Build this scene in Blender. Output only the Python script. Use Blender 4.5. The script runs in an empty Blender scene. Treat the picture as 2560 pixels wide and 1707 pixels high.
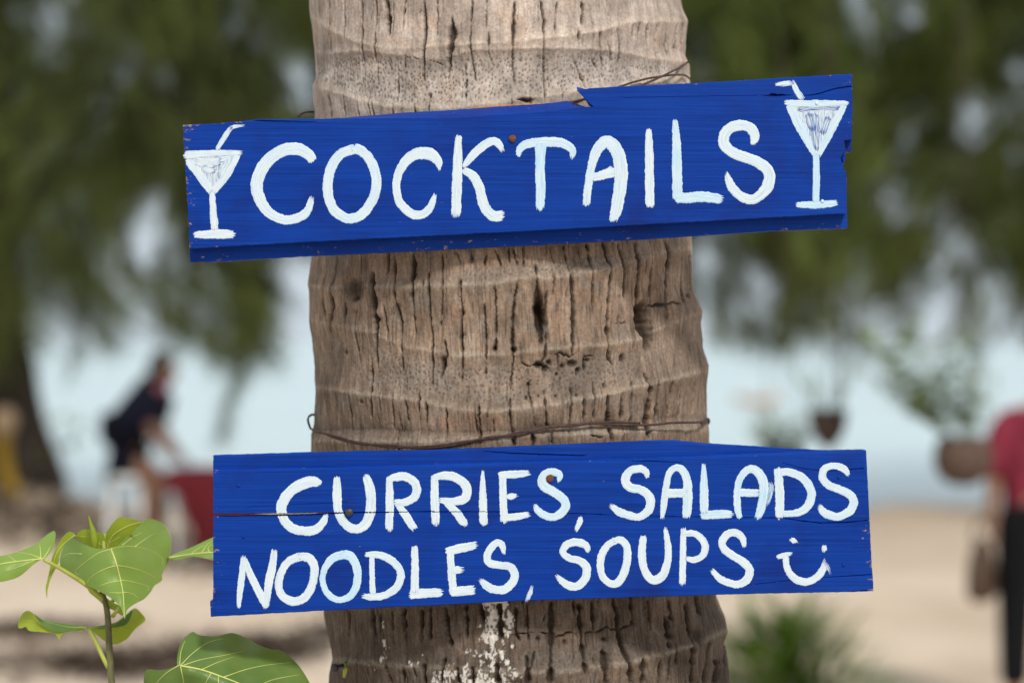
import bpy, math, random
import numpy as np
from mathutils import Vector, Matrix
from mathutils.geometry import delaunay_2d_cdt

rnd = random.Random(7)
rng = np.random.default_rng(7)
S = bpy.context.scene
COL = S.collection

# ------------------------------------------------------------------ camera
CAMZ = 1.6
LENS = 85.0
K = 36.0 / LENS / 2560.0          # metres per photo pixel at one metre
cam_d = bpy.data.cameras.new('camera')
cam = bpy.data.objects.new('camera', cam_d)
COL.objects.link(cam)
cam.location = (0, 0, CAMZ)
cam.rotation_euler = (math.radians(90), 0, 0)
cam_d.lens = LENS
cam_d.sensor_width = 36
cam_d.clip_start = 0.05
cam_d.clip_end = 8000
cam_d.dof.use_dof = True
cam_d.dof.focus_distance = 1.97
cam_d.dof.aperture_fstop = 3.8
S.camera = cam

# ------------------------------------------------------------------ world, sun, exposure
SUN_EL, SUN_AZ = 43.0, 22.0       # azimuth: degrees to the right of straight behind the camera
world = bpy.data.worlds.new('World')
S.world = world
world.use_nodes = True
wn = world.node_tree
wn.nodes.clear()
sky = wn.nodes.new('ShaderNodeTexSky')
sky.sky_type = 'NISHITA'
sky.sun_disc = False
sky.sun_elevation = math.radians(SUN_EL)
sky.sun_rotation = math.radians(180 - SUN_AZ)
sky.air_density = 1.0
sky.dust_density = 4.0
sky.ozone_density = 1.0
hs = wn.nodes.new('ShaderNodeHueSaturation')
hs.inputs['Saturation'].default_value = 0.42
bg = wn.nodes.new('ShaderNodeBackground')
bg.inputs['Strength'].default_value = 0.10
wo = wn.nodes.new('ShaderNodeOutputWorld')
wn.links.new(sky.outputs[0], hs.inputs['Color'])
cloud = wn.nodes.new('ShaderNodeMix')          # an even layer of pale cloud over the whole sky
cloud.data_type = 'RGBA'
cloud.inputs[0].default_value = 0.86
cloud.inputs[7].default_value = (6.7, 7.6, 8.3, 1)
wn.links.new(hs.outputs[0], cloud.inputs[6])
wn.links.new(cloud.outputs[2], bg.inputs['Color'])
wn.links.new(bg.outputs[0], wo.inputs['Surface'])

sun_d = bpy.data.lights.new('sun', 'SUN')
sun_d.energy = 2.7
sun_d.angle = math.radians(7)
sun_d.color = (1.0, 0.955, 0.90)
sun = bpy.data.objects.new('sun', sun_d)
COL.objects.link(sun)
_d = Vector((math.sin(math.radians(SUN_AZ)) * math.cos(math.radians(SUN_EL)),
             -math.cos(math.radians(SUN_AZ)) * math.cos(math.radians(SUN_EL)),
             math.sin(math.radians(SUN_EL))))
sun.rotation_euler = (-_d).to_track_quat('-Z', 'Y').to_euler()

S.view_settings.view_transform = 'Standard'
S.view_settings.look = 'None'
S.view_settings.gamma = 1.0
S.view_settings.use_curve_mapping = False
S.view_settings.exposure = 0.08
S.render.engine = 'CYCLES'
S.cycles.use_denoising = True
S.cycles.max_bounces = 8
S.cycles.transparent_max_bounces = 8
S.cycles.sample_clamp_indirect = 8.0
S.cycles.caustics_reflective = False
S.cycles.caustics_refractive = False


# ------------------------------------------------------------------ helpers
def P(x, y, d):
    """point seen at photo pixel x, y at d metres in front of the camera"""
    return Vector(((x - 1280.0) * K * d, d, CAMZ - (y - 853.5) * K * d))


def tag(o, label=None, cat=None, group=None, kind=None):
    if label: o['label'] = label
    if cat: o['category'] = cat
    if group: o['group'] = group
    if kind: o['kind'] = kind
    return o


def empty(name, loc, label, cat, group=None):
    o = bpy.data.objects.new(name, None)
    COL.objects.link(o)
    o.location = loc
    o.empty_display_size = 0.1
    return tag(o, label, cat, group)


def mesh_obj(name, verts, faces, mat, parent=None, smooth=True, uvs=None):
    """verts are world points; a child is stored relative to its top-level thing"""
    off = Vector((0, 0, 0))
    p = parent
    while p is not None:
        off += Vector(p.location)
        p = p.parent
    me = bpy.data.meshes.new(name)
    vs = [(v[0] - off.x, v[1] - off.y, v[2] - off.z) for v in verts]
    me.from_pydata(vs, [], faces)
    if smooth:
        me.polygons.foreach_set('use_smooth', [True] * len(me.polygons))
    if uvs is not None:
        ul = me.uv_layers.new(name='UVMap')
        li = np.empty(len(me.loops), dtype=np.int32)
        me.loops.foreach_get('vertex_index', li)
        ul.data.foreach_set('uv', np.asarray(uvs, dtype=np.float32)[li].ravel())
    if mat: me.materials.append(mat)
    me.update()
    o = bpy.data.objects.new(name, me)
    COL.objects.link(o)
    if parent is not None: o.parent = parent
    return o


def np_mesh(name, V, F, mat, parent=None, smooth=True):
    """fast build from arrays; F is (n,3) or (n,4)"""
    off = np.zeros(3)
    p = parent
    while p is not None:
        off += np.array(p.location)
        p = p.parent
    me = bpy.data.meshes.new(name)
    V = (np.asarray(V, dtype=np.float64) - off).astype(np.float32)
    F = np.asarray(F, dtype=np.int32)
    n, k = F.shape
    me.vertices.add(len(V))
    me.vertices.foreach_set('co', V.ravel())
    me.loops.add(n * k)
    me.loops.foreach_set('vertex_index', F.ravel())
    me.polygons.add(n)
    me.polygons.foreach_set('loop_start', np.arange(0, n * k, k, dtype=np.int32))
    me.polygons.foreach_set('use_smooth', np.full(n, smooth))
    if mat: me.materials.append(mat)
    me.update(calc_edges=True)
    o = bpy.data.objects.new(name, me)
    COL.objects.link(o)
    if parent is not None: o.parent = parent
    return o


def catmull(pts, step):
    """smooth resampling of a polyline of tuples (any dimension)"""
    p = np.array(pts, dtype=float)
    if len(p) == 2:
        n = max(2, int(np.linalg.norm(p[1, :2] - p[0, :2]) / step) + 1)
        t = np.linspace(0, 1, n)[:, None]
        return p[0] * (1 - t) + p[1] * t
    q = np.vstack([2 * p[0] - p[1], p, 2 * p[-1] - p[-2]])
    out = []
    for i in range(1, len(q) - 2):
        a, b, c, d = q[i - 1], q[i], q[i + 1], q[i + 2]
        n = max(2, int(np.linalg.norm(c[:3] - b[:3]) / step) + 1)
        for t in np.linspace(0, 1, n, endpoint=False):
            out.append(0.5 * ((2 * b) + (-a + c) * t + (2 * a - 5 * b + 4 * c - d) * t * t
                              + (-a + 3 * b - 3 * c + d) * t ** 3))
    out.append(p[-1])
    return np.array(out)


def tube(path, radii, n=8, cap=True):
    """tube round a list of 3D points"""
    path = [Vector(p) for p in path]
    if not hasattr(radii, '__len__'): radii = [radii] * len(path)
    V, F = [], []
    up = Vector((0.13, 0.31, 0.94))
    for i, p in enumerate(path):
        t = (path[min(i + 1, len(path) - 1)] - path[max(i - 1, 0)])
        if t.length < 1e-9: t = Vector((0, 0, 1))
        t.normalize()
        a = t.cross(up)
        if a.length < 1e-3: a = t.cross(Vector((1, 0, 0)))
        a.normalize()
        b = t.cross(a)
        for k in range(n):
            w = 2 * math.pi * k / n
            V.append(p + (a * math.cos(w) + b * math.sin(w)) * radii[i])
    for i in range(len(path) - 1):
        for k in range(n):
            k2 = (k + 1) % n
            F.append((i * n + k, i * n + k2, (i + 1) * n + k2, (i + 1) * n + k))
    if cap:
        F.append(tuple(range(n - 1, -1, -1)))
        F.append(tuple(range((len(path) - 1) * n, len(path) * n)))
    return V, F


class MB:
    """collects pieces of one mesh"""
    def __init__(self): self.v, self.f = [], []

    def add(self, vf):
        o = len(self.v)
        self.v += list(vf[0])
        self.f += [tuple(i + o for i in f) for f in vf[1]]
        return self

    def build(self, name, mat, parent=None, smooth=True):
        return mesh_obj(name, self.v, self.f, mat, parent, smooth)


def lathe(profile, centre, n=20):
    V, F = [], []
    for r, z in profile:
        for k in range(n):
            w = 2 * math.pi * k / n
            V.append(Vector((centre[0] + r * math.cos(w), centre[1] + r * math.sin(w), centre[2] + z)))
    for i in range(len(profile) - 1):
        for k in range(n):
            k2 = (k + 1) % n
            F.append((i * n + k, i * n + k2, (i + 1) * n + k2, (i + 1) * n + k))
    return V, F


_tab = rng.random((256, 256)).astype(np.float32)


def vnoise(x, y, seed=0):
    """smooth 2D value noise 0..1"""
    x = np.asarray(x, dtype=np.float64) + seed * 37.17
    y = np.asarray(y, dtype=np.float64) + seed * 91.73
    xi = np.floor(x).astype(np.int64); yi = np.floor(y).astype(np.int64)
    fx = x - xi; fy = y - yi
    fx = fx * fx * (3 - 2 * fx); fy = fy * fy * (3 - 2 * fy)
    a = _tab[xi & 255, yi & 255]; b = _tab[(xi + 1) & 255, yi & 255]
    c = _tab[xi & 255, (yi + 1) & 255]; d = _tab[(xi + 1) & 255, (yi + 1) & 255]
    return (a * (1 - fx) + b * fx) * (1 - fy) + (c * (1 - fx) + d * fx) * fy


def fbm(x, y, seed=0, oct=4):
    s, a, t = 0, 1.0, 0
    for i in range(oct):
        s = s + a * vnoise(x * 2 ** i, y * 2 ** i, seed + i * 3)
        t += a
        a *= 0.5
    return s / t


# ------------------------------------------------------------------ materials
class NT:
    def __init__(self, name):
        self.m = bpy.data.materials.new(name)
        self.m.use_nodes = True
        self.t = self.m.node_tree
        self.bsdf = self.t.nodes['Principled BSDF']
        self.out = self.t.nodes['Material Output']

    def n(self, kind, **kw):
        nd = self.t.nodes.new(kind)
        for k, v in kw.items(): setattr(nd, k, v)
        return nd

    def l(self, a, b): self.t.links.new(a, b)

    def noise(self, vec, scale, detail=4, rough=0.55, dist=0.0):
        nd = self.n('ShaderNodeTexNoise')
        nd.inputs['Scale'].default_value = scale
        nd.inputs['Detail'].default_value = detail
        nd.inputs['Roughness'].default_value = rough
        nd.inputs['Distortion'].default_value = dist
        if vec is not None: self.l(vec, nd.inputs['Vector'])
        return nd.outputs['Fac']

    def mapping(self, src, scale=(1, 1, 1), rot=(0, 0, 0)):
        mp = self.n('ShaderNodeMapping')
        mp.inputs['Scale'].default_value = scale
        mp.inputs['Rotation'].default_value = rot
        self.l(src, mp.inputs['Vector'])
        return mp.outputs[0]

    def coord(self, which='Object'):
        return self.n('ShaderNodeTexCoord').outputs[which]

    def ramp(self, fac, stops):
        r = self.n('ShaderNodeValToRGB')
        el = r.color_ramp.elements
        while len(el) < len(stops): el.new(0.5)
        for e, (p, c) in zip(el, stops):
            e.position = p
            e.color = (c[0], c[1], c[2], 1) if hasattr(c, '__len__') else (c, c, c, 1)
        self.l(fac, r.inputs[0])
        return r.outputs[0]

    def mix(self, fac, a, b, mode='MIX'):
        m = self.n('ShaderNodeMix', data_type='RGBA', blend_type=mode)
        for v, s in ((fac, m.inputs[0]), (a, m.inputs[6]), (b, m.inputs[7])):
            if hasattr(v, 'is_linked') or isinstance(v, bpy.types.NodeSocket): self.l(v, s)
            elif hasattr(v, '__len__'): s.default_value = (v[0], v[1], v[2], 1)
            else: s.default_value = v
        return m.outputs[2]

    def math(self, op, a, b=0.0, clamp=False):
        m = self.n('ShaderNodeMath', operation=op, use_clamp=clamp)
        for v, s in ((a, m.inputs[0]), (b, m.inputs[1])):
            if isinstance(v, bpy.types.NodeSocket): self.l(v, s)
            else: s.default_value = v
        return m.outputs[0]

    def bump(self, h, strength=0.3, dist=0.002):
        b = self.n('ShaderNodeBump')
        b.inputs['Strength'].default_value = strength
        b.inputs['Distance'].default_value = dist
        self.l(h, b.inputs['Height'])
        self.l(b.outputs[0], self.bsdf.inputs['Normal'])

    def base(self, c, rough=0.6, spec=0.3):
        if isinstance(c, bpy.types.NodeSocket): self.l(c, self.bsdf.inputs['Base Color'])
        else: self.bsdf.inputs['Base Color'].default_value = (c[0], c[1], c[2], 1)
        if isinstance(rough, bpy.types.NodeSocket): self.l(rough, self.bsdf.inputs['Roughness'])
        else: self.bsdf.inputs['Roughness'].default_value = rough
        self.bsdf.inputs['Specular IOR Level'].default_value = spec
        return self


def simple(name, c, rough=0.7, spec=0.3, var=0.25, scale=30.0, bump=0.0, bdist=0.002):
    t = NT(name)
    v = t.noise(t.coord(), scale)
    d = [x * (1 - var) for x in c]
    e = [min(1, x * (1 + var)) for x in c]
    t.base(t.ramp(v, [(0.3, d), (0.7, e)]), rough, spec)
    if bump: t.bump(v, bump, bdist)
    return t.m


def leafy(name, c1, c2, trans, scale=25.0, tfac=0.35, rough=0.5, back=None, spots=False):
    """leaf: diffuse and glossy front mixed with light coming through"""
    t = NT(name)
    v = t.noise(t.coord(), scale, 3)
    colr = t.ramp(v, [(0.3, c1), (0.7, c2)])
    if spots:
        sp_ = t.noise(t.coord(), 620, 2, 0.5)
        big = t.noise(t.coord(), 46, 3, 0.6)
        colr = t.mix(t.ramp(big, [(0.45, 0.0), (0.75, 0.30)]), colr, (0.27, 0.30, 0.09))
        colr = t.mix(t.ramp(sp_, [(0.70, 0.0), (0.76, 0.7)]), colr, (0.16, 0.10, 0.04))
        t.bump(t.noise(t.coord(), 240, 3), 0.35, 0.0012)
    if back is not None:
        g = t.n('ShaderNodeNewGeometry')
        colr = t.mix(g.outputs['Backfacing'], colr, back)
    t.base(colr, rough, 0.35)
    tr = t.n('ShaderNodeBsdfTranslucent')
    tr.inputs['Color'].default_value = (*trans, 1)
    mx = t.n('ShaderNodeMixShader')
    mx.inputs[0].default_value = tfac
    t.l(t.bsdf.outputs[0], mx.inputs[1])
    t.l(tr.outputs[0], mx.inputs[2])
    t.l(mx.outputs[0], t.out.inputs['Surface'])
    return t.m


def mat_bark():
    t = NT('palm bark')
    a = t.n('ShaderNodeAttribute', attribute_name='bark_colour')
    co = t.coord()
    fib = t.noise(t.mapping(co, (260, 260, 28)), 1.0, 5, 0.65)
    grn = t.noise(co, 420, 4, 0.6)
    blo = t.noise(co, 22, 4, 0.6)
    c = t.mix(t.ramp(fib, [(0.30, 0.0), (0.72, 1.0)]), a.outputs['Color'], (0.62, 0.60, 0.58), 'MULTIPLY')
    # the multiply keeps the lighter fibres; mix back part of the plain colour
    c = t.mix(0.50, a.outputs['Color'], c)
    c2 = t.mix(t.ramp(grn, [(0.35, 0.0), (0.65, 1.0)]), t.mix(1.0, c, (0.80, 0.79, 0.78), 'MULTIPLY'),
               t.mix(1.0, c, (1.13, 1.12, 1.10), 'MULTIPLY'))
    c3 = t.mix(t.ramp(blo, [(0.35, 0.0), (0.7, 0.35)]), c2, t.mix(1.0, c2, (0.98, 0.90, 0.82), 'MULTIPLY'))
    t.base(c3, 0.92, 0.15)
    h = t.math('ADD', t.math('MULTIPLY', fib, 0.6), t.math('MULTIPLY', grn, 0.5))
    t.bump(h, 0.55, 0.0016)
    return t.m


def mat_blue():
    t = NT('blue sign paint')
    co = t.coord()
    tilt = math.radians(-3.2)
    g = t.mapping(co, (9, 9, 520), (0, tilt, 0))
    streak = t.noise(g, 1.0, 4, 0.6)
    fine = t.noise(t.mapping(co, (30, 30, 1500), (0, tilt, 0)), 1.0, 3, 0.6)
    blot = t.noise(co, 17, 4, 0.6, 0.4)
    c = t.ramp(streak, [(0.25, (0.0010, 0.0215, 0.165)), (0.50, (0.0014, 0.0325, 0.248)), (0.78, (0.0026, 0.0480, 0.330))])
    c = t.mix(t.ramp(fine, [(0.58, 0.0), (0.76, 0.35)]), c, (0.011, 0.030, 0.17))
    c = t.mix(t.ramp(blot, [(0.50, 0.0), (0.72, 0.50)]), c, (0.006, 0.013, 0.115))
    fade = t.noise(t.mapping(co, (1, 1, 3.0), (0, tilt, 0)), 6.5, 4, 0.65)
    c = t.mix(t.ramp(fade, [(0.45, 0.0), (0.75, 0.50)]), c, (0.006, 0.052, 0.330))
    dirt = t.noise(t.mapping(co, (20, 20, 45), (0, tilt, 0)), 1.0, 5, 0.7)
    c = t.mix(t.ramp(dirt, [(0.66, 0.0), (0.80, 0.35)]), c, (0.10, 0.085, 0.13))
    # rare chips and scuffs of bare wood
    w = t.n('ShaderNodeAttribute', attribute_name='wear')
    chip = t.noise(t.mapping(co, (130, 130, 300), (0, tilt, 0)), 1.0, 4, 0.7)
    cm = t.math('ADD', chip, t.math('MULTIPLY', w.outputs['Fac'], 0.40))
    msk = t.ramp(cm, [(0.715, 0.0), (0.76, 1.0)])
    woodc = t.ramp(t.noise(co, 260, 3), [(0.35, (0.16, 0.075, 0.04)), (0.65, (0.48, 0.36, 0.24))])
    c = t.mix(t.math('MULTIPLY', msk, 0.85), c, woodc)
    r = t.ramp(streak, [(0.3, 0.42), (0.75, 0.58)])
    t.base(c, r, 0.10)
    h = t.math('ADD', t.math('MULTIPLY', streak, 0.7), t.math('MULTIPLY', fine, 0.55))
    h = t.math('ADD', h, t.math('MULTIPLY', msk, -0.6))
    t.bump(h, 0.5, 0.0007)
    return t.m


def mat_white():
    t = NT('white brush paint')
    u = t.n('ShaderNodeUVMap', uv_map='UVMap').outputs[0]
    a = t.n('ShaderNodeAttribute', attribute_name='stroke')
    sep = t.n('ShaderNodeSeparateColor')
    t.l(a.outputs['Color'], sep.inputs[0])
    st = t.noise(t.mapping(u, (0.7, 4.2, 1)), 1.0, 4, 0.65)
    st2 = t.noise(t.mapping(u, (0.9, 9.5, 1)), 1.0, 3, 0.65)
    c = t.ramp(st, [(0.28, (0.40, 0.52, 0.64)), (0.46, (0.58, 0.665, 0.715)), (0.70, (0.70, 0.74, 0.75))])
    pale = t.ramp(st, [(0.28, (0.30, 0.53, 0.71)), (0.68, (0.57, 0.71, 0.79))])
    c = t.mix(sep.outputs[0], c, pale)
    thin = t.math('ADD', st2, t.math('MULTIPLY', sep.outputs[1], 0.42))
    msk = t.ramp(thin, [(0.72, 0.0), (0.86, 0.9)])
    c = t.mix(msk, c, (0.012, 0.045, 0.27))
    t.base(c, 0.48, 0.3)
    h = t.math('ADD', t.math('MULTIPLY', st2, 0.6), t.math('MULTIPLY', st, 0.6))
    t.bump(h, 0.6, 0.0005)
    return t.m


def mat_sand():
    t = NT('sand')
    co = t.coord()
    b = t.noise(co, 0.55, 5, 0.6)
    f = t.noise(co, 9.0, 5, 0.65)
    c = t.ramp(b, [(0.32, (0.48, 0.365, 0.265)), (0.50, (0.62, 0.49, 0.37)), (0.70, (0.68, 0.555, 0.43))])
    c = t.mix(t.ramp(f, [(0.58, 0.0), (0.78, 0.45)]), c, (0.17, 0.115, 0.075))
    t.base(c, 0.95, 0.1)
    t.bump(f, 0.7, 0.03)
    return t.m


def mat_sea():
    t = NT('sea water')
    co = t.coord()
    w = t.noise(t.mapping(co, (0.5, 1.6, 1)), 1.6, 5, 0.6)
    c = t.ramp(t.noise(co, 0.05, 3), [(0.3, (0.50, 0.59, 0.59)), (0.7, (0.58, 0.66, 0.65))])
    pat = t.noise(t.mapping(co, (0.10, 0.45, 1)), 1.0, 5, 0.65)
    c = t.mix(t.ramp(pat, [(0.40, 0.0), (0.62, 0.75)]), c, (0.45, 0.61, 0.60))
    c = t.mix(t.ramp(pat, [(0.60, 0.0), (0.74, 0.8)]), c, (0.74, 0.79, 0.78))
    t.base(c, 0.22, 0.45)
    t.bump(w, 0.6, 0.12)
    return t.m


def mat_wood_plain(name, c1, c2, scale=(6, 6, 60)):
    t = NT(name)
    f = t.noise(t.mapping(t.coord(), scale), 1.0, 4, 0.6)
    t.base(t.ramp(f, [(0.3, c1), (0.7, c2)]), 0.85, 0.2)
    t.bump(f, 0.5, 0.01)
    return t.m


M_BARK = mat_bark()
M_BLUE = mat_blue()
M_WHITE = mat_white()
M_SAND = mat_sand()
M_SEA = mat_sea()
M_RUST = simple('rusty iron', (0.135, 0.052, 0.030), 0.85, 0.3, 0.5, 900, 0.5, 0.0006)
M_WIRE = simple('rusted wire', (0.060, 0.030, 0.022), 0.75, 0.4, 0.5, 300)
M_STRING = simple('orange fibre string', (0.42, 0.20, 0.08), 0.8, 0.2, 0.3, 300)
M_IRON = simple('dark iron', (0.030, 0.028, 0.030), 0.5, 0.5, 0.5, 700)
M_TREEBARK = mat_wood_plain('dark tree bark', (0.016, 0.012, 0.010), (0.060, 0.046, 0.036), (9, 9, 2.5))
M_TWIG = simple('twig bark', (0.050, 0.036, 0.026), 0.9)
M_NEEDLE = [leafy('casuarina needles dark', (0.036, 0.049, 0.013), (0.160, 0.195, 0.045), (0.11, 0.13, 0.03), 1.3, 0.3, 0.7),
            leafy('casuarina needles olive', (0.040, 0.060, 0.014), (0.195, 0.248, 0.055), (0.16, 0.19, 0.04), 1.3, 0.3, 0.7),
            leafy('casuarina needles brownish', (0.060, 0.052, 0.022), (0.190, 0.170, 0.066), (0.13, 0.12, 0.04), 1.3, 0.3, 0.7)]
M_LEAF = leafy('young tree leaf', (0.150, 0.255, 0.048), (0.215, 0.330, 0.070), (0.38, 0.52, 0.05), 14, 0.22, 0.42, (0.20, 0.27, 0.03), True)
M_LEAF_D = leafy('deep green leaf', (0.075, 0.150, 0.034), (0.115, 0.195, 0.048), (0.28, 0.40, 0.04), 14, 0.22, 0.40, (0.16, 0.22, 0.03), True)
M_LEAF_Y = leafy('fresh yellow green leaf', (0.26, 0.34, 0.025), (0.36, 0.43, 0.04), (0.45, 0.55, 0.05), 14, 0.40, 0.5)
M_VEIN = simple('leaf vein', (0.52, 0.56, 0.16), 0.55, 0.3, 0.15, 60)
M_STEM = simple('green brown stem', (0.155, 0.150, 0.070), 0.75, 0.3, 0.35, 120, 0.4, 0.001)
M_PETIOLE = simple('yellow green leaf stalk', (0.36, 0.40, 0.075), 0.6, 0.3, 0.2, 60)
M_BUSH = leafy('bush blades', (0.060, 0.115, 0.012), (0.170, 0.255, 0.032), (0.18, 0.28, 0.03), 6, 0.25, 0.5)
M_POTPLANT = leafy('planter leaves', (0.105, 0.150, 0.032), (0.225, 0.280, 0.080), (0.22, 0.30, 0.07), 9, 0.3, 0.5)
M_SHELL = simple('coconut shell', (0.050, 0.034, 0.028), 0.85, 0.2, 0.4, 40, 0.5, 0.004)
M_HUSK = simple('coconut husk', (0.105, 0.070, 0.055), 0.95, 0.1, 0.4, 40, 0.6, 0.006)
M_SKIN = simple('skin', (0.30, 0.165, 0.105), 0.6, 0.35, 0.12, 20)
M_SKIN_D = simple('tanned skin', (0.17, 0.085, 0.052), 0.6, 0.35, 0.12, 20)
M_HAIR = simple('dark hair', (0.018, 0.016, 0.010), 0.6, 0.4, 0.3, 60)
M_NAVY = simple('navy cloth', (0.0045, 0.0052, 0.0135), 0.9, 0.15, 0.3, 20, 0.3, 0.01)
M_BLACK = simple('black cloth', (0.006, 0.006, 0.007), 0.9, 0.15, 0.3, 20, 0.3, 0.01)
M_MAROON = simple('dark red cloth', (0.205, 0.026, 0.045), 0.9, 0.15, 0.2, 14, 0.3, 0.01)
M_RED = simple('red cloth', (0.095, 0.008, 0.012), 0.85, 0.2, 0.25, 10, 0.3, 0.01)
M_YELLOW = simple('ochre cloth', (0.34, 0.205, 0.028), 0.9, 0.15, 0.25, 12, 0.3, 0.01)
M_TAN = simple('tan cloth', (0.42, 0.30, 0.19), 0.9, 0.15, 0.2, 20)
M_PLASTIC = simple('white plastic', (0.66, 0.66, 0.64), 0.45, 0.4, 0.08, 12)
M_BAG = simple('brown leather', (0.066, 0.038, 0.022), 0.6, 0.35, 0.3, 20, 0.3, 0.004)
M_EARTH = simple('dark earth', (0.075, 0.050, 0.035), 0.95, 0.1, 0.45, 4, 0.6, 0.05)
M_LITTER = simple('dry needle litter', (0.070, 0.048, 0.034), 0.95, 0.1, 0.5, 6)
M_BOAT = simple('pale orange hull', (0.62, 0.33, 0.20), 0.5, 0.4, 0.1, 3)
M_PINK = simple('pink scarf', (0.17, 0.035, 0.075), 0.9, 0.15, 0.2, 20)

# ------------------------------------------------------------------ ground and sea
gx = np.concatenate([np.linspace(-900, -40, 14), np.linspace(-36, 36, 97), np.linspace(40, 900, 14)])
gy = np.concatenate([np.linspace(-300, -6, 12), np.linspace(-5, 40, 121), np.linspace(44, 90, 8)])
GX, GY = np.meshgrid(gx, gy)


def ground_h(x, y):
    x = np.asarray(x, dtype=float); y = np.asarray(y, dtype=float)
    h = (fbm(x * 0.35 + 50, y * 0.35 + 50, 2, 4) - 0.5) * 0.16 * np.clip((y - 4) / 4, 0, 1)
    shore = np.clip((y - 21.0 - 4.5 * (fbm(x * 0.45 + 7, y * 0.12, 8, 3) - 0.5)) / 10.0, 0, 1)
    h = h * (1 - shore * 0.8) - 0.55 * shore ** 1.3 - 0.02 * np.clip(y - 28, 0, 60)
    # the earth heaped round the foot of the casuarina at the left
    r2 = ((x + 4.6) / 1.35) ** 2 + ((y - 20.0) / 1.6) ** 2
    r3 = ((x - 3.9) / 0.8) ** 2 + ((y - 23.5) / 1.2) ** 2
    return h + 0.52 * np.exp(-r2 * 1.2) + 0.20 * np.exp(-r3)


GZ = ground_h(GX, GY)
ny, nx = GX.shape
idx = np.arange(ny * nx).reshape(ny, nx)
F = np.stack([idx[:-1, :-1], idx[:-1, 1:], idx[1:, 1:], idx[1:, :-1]], -1).reshape(-1, 4)
ground = np_mesh('ground', np.stack([GX, GY, GZ], -1).reshape(-1, 3), F, M_SAND)
tag(ground, 'pale beige beach sand with brown litter', kind='structure')

SEA_Z = -0.26
sea = mesh_obj('sea', [(-3500, 16, SEA_Z), (3500, 16, SEA_Z), (3500, 6500, SEA_Z), (-3500, 6500, SEA_Z)], [(0, 1, 2, 3)], M_SEA)
tag(sea, 'pale turquoise calm sea', kind='structure')


# ------------------------------------------------------------------ the palm trunk
DAX = 2.14                          # distance of the trunk axis
PX = K * DAX                        # metres per photo pixel in the plane of the axis
Ly = [0, 38, 128, 200, 217, 289, 420, 560, 643, 711, 724, 796, 850, 895, 977, 1058, 1085, 1130, 1300, 1527, 1564, 1616, 1639, 1676, 1707]
Lx = [775, 777, 788, 792, 783, 788, 786, 784, 780, 770, 773, 776, 782, 789, 791, 787, 779, 780, 798, 812, 818, 830, 832, 825, 823]
Ry = [0, 26, 60, 102, 145, 170, 204, 400, 598, 625, 693, 729, 778, 805, 868, 913, 963, 1031, 1076, 1107, 1300, 1485, 1513, 1536, 1569, 1597, 1644, 1707]
Rx = [1697, 1702, 1719, 1714, 1710, 1720, 1720, 1722, 1727, 1729, 1729, 1733, 1753, 1749, 1756, 1771, 1765, 1766, 1772, 1773, 1786, 1791, 1801, 1812, 1818, 1810, 1818, 1823]
SLy, SLx = [-2000, 0, 600, 1100, 1500, 1707, 4000], [775, 782, 781, 786, 812, 826, 880]
SRy, SRx = [-2000, 0, 600, 1100, 1500, 1707, 4000], [1590, 1706, 1725, 1768, 1800, 1818, 2040]


def sm_edges(y):
    return np.interp(y, SLy, SLx), np.interp(y, SRy, SRx)


def conv(pts, ox, oy, s):
    return [(ox + p[0] / s, oy + p[1] / s) + tuple(p[2:]) for p in pts]


C1 = (760, 0, 2.352)
C2 = (760, 580, 2.219)
C3 = (760, 1480, 2.138)
# leaf scar rings: crest line, height (px), rise above, fall below
rings = [
    (conv([(0, 60), (40, 95), (150, 175), (300, 240), (430, 275), (560, 290), (700, 285), (870, 265), (1000, 262), (1230, 250), (1600, 205), (1760, 180), (1900, 135), (2060, 132), (2300, 125)], *C1), 9, 30, 26),
    (conv([(0, 300), (90, 318), (350, 302), (560, 322), (700, 352), (860, 345), (1000, 298), (1450, 285), (1800, 300), (2050, 350), (2300, 380)], *C1), 4, 12, 10),
    (conv([(0, 495), (55, 510), (190, 545), (330, 590), (480, 622), (700, 642), (900, 636), (1200, 600), (1490, 560), (1600, 540), (1900, 505), (2300, 450)], *C1), 9, 26, 50),
    (conv([(0, 290), (25, 295), (130, 320), (330, 303), (600, 310), (830, 302), (1050, 288), (1180, 266), (1450, 250), (1680, 205), (1850, 160), (2000, 115), (2140, 95), (2300, 80)], *C2), 10, 22, 60),
    (conv([(0, 470), (40, 490), (180, 520), (400, 565), (560, 640), (850, 690), (1150, 680), (1400, 650), (1650, 630), (1850, 600), (2010, 520), (2190, 450), (2300, 420)], *C2), 7, 34, 22),
    (conv([(0, 860), (80, 870), (250, 890), (400, 910), (560, 930), (700, 955), (860, 985), (1020, 1000), (1200, 985), (1350, 960), (1550, 930), (1750, 885), (1900, 850), (2020, 820), (2140, 790), (2300, 750)], *C2), 10, 24, 44),
    (conv([(0, 1080), (60, 1100), (380, 1092), (800, 1112), (1000, 1112), (1400, 1085), (1800, 1050), (2300, 1010)], *C2), -5, 12, 16),
    (conv([(0, 1160), (500, 1166), (700, 1170), (900, 1152), (1200, 1140), (1600, 1120), (2300, 1090)], *C2), 7, 16, 40),
    ([(700, 1330), (1000, 1390), (1300, 1405), (1600, 1370), (1900, 1300)], 9, 26, 50),
    (conv([(0, 360), (150, 370), (360, 380), (550, 400), (700, 406), (900, 420), (1100, 426), (1330, 430), (1500, 410), (1700, 385), (1840, 350), (2000, 310), (2060, 290), (2230, 210), (2400, 180)], *C3), 10, 30, 50),
    ([(600, -140), (1200, -90), (1900, -150)], 9, 28, 40),
    ([(600, 1840), (1250, 1890), (1900, 1800)], 9, 28, 40),
]
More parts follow.
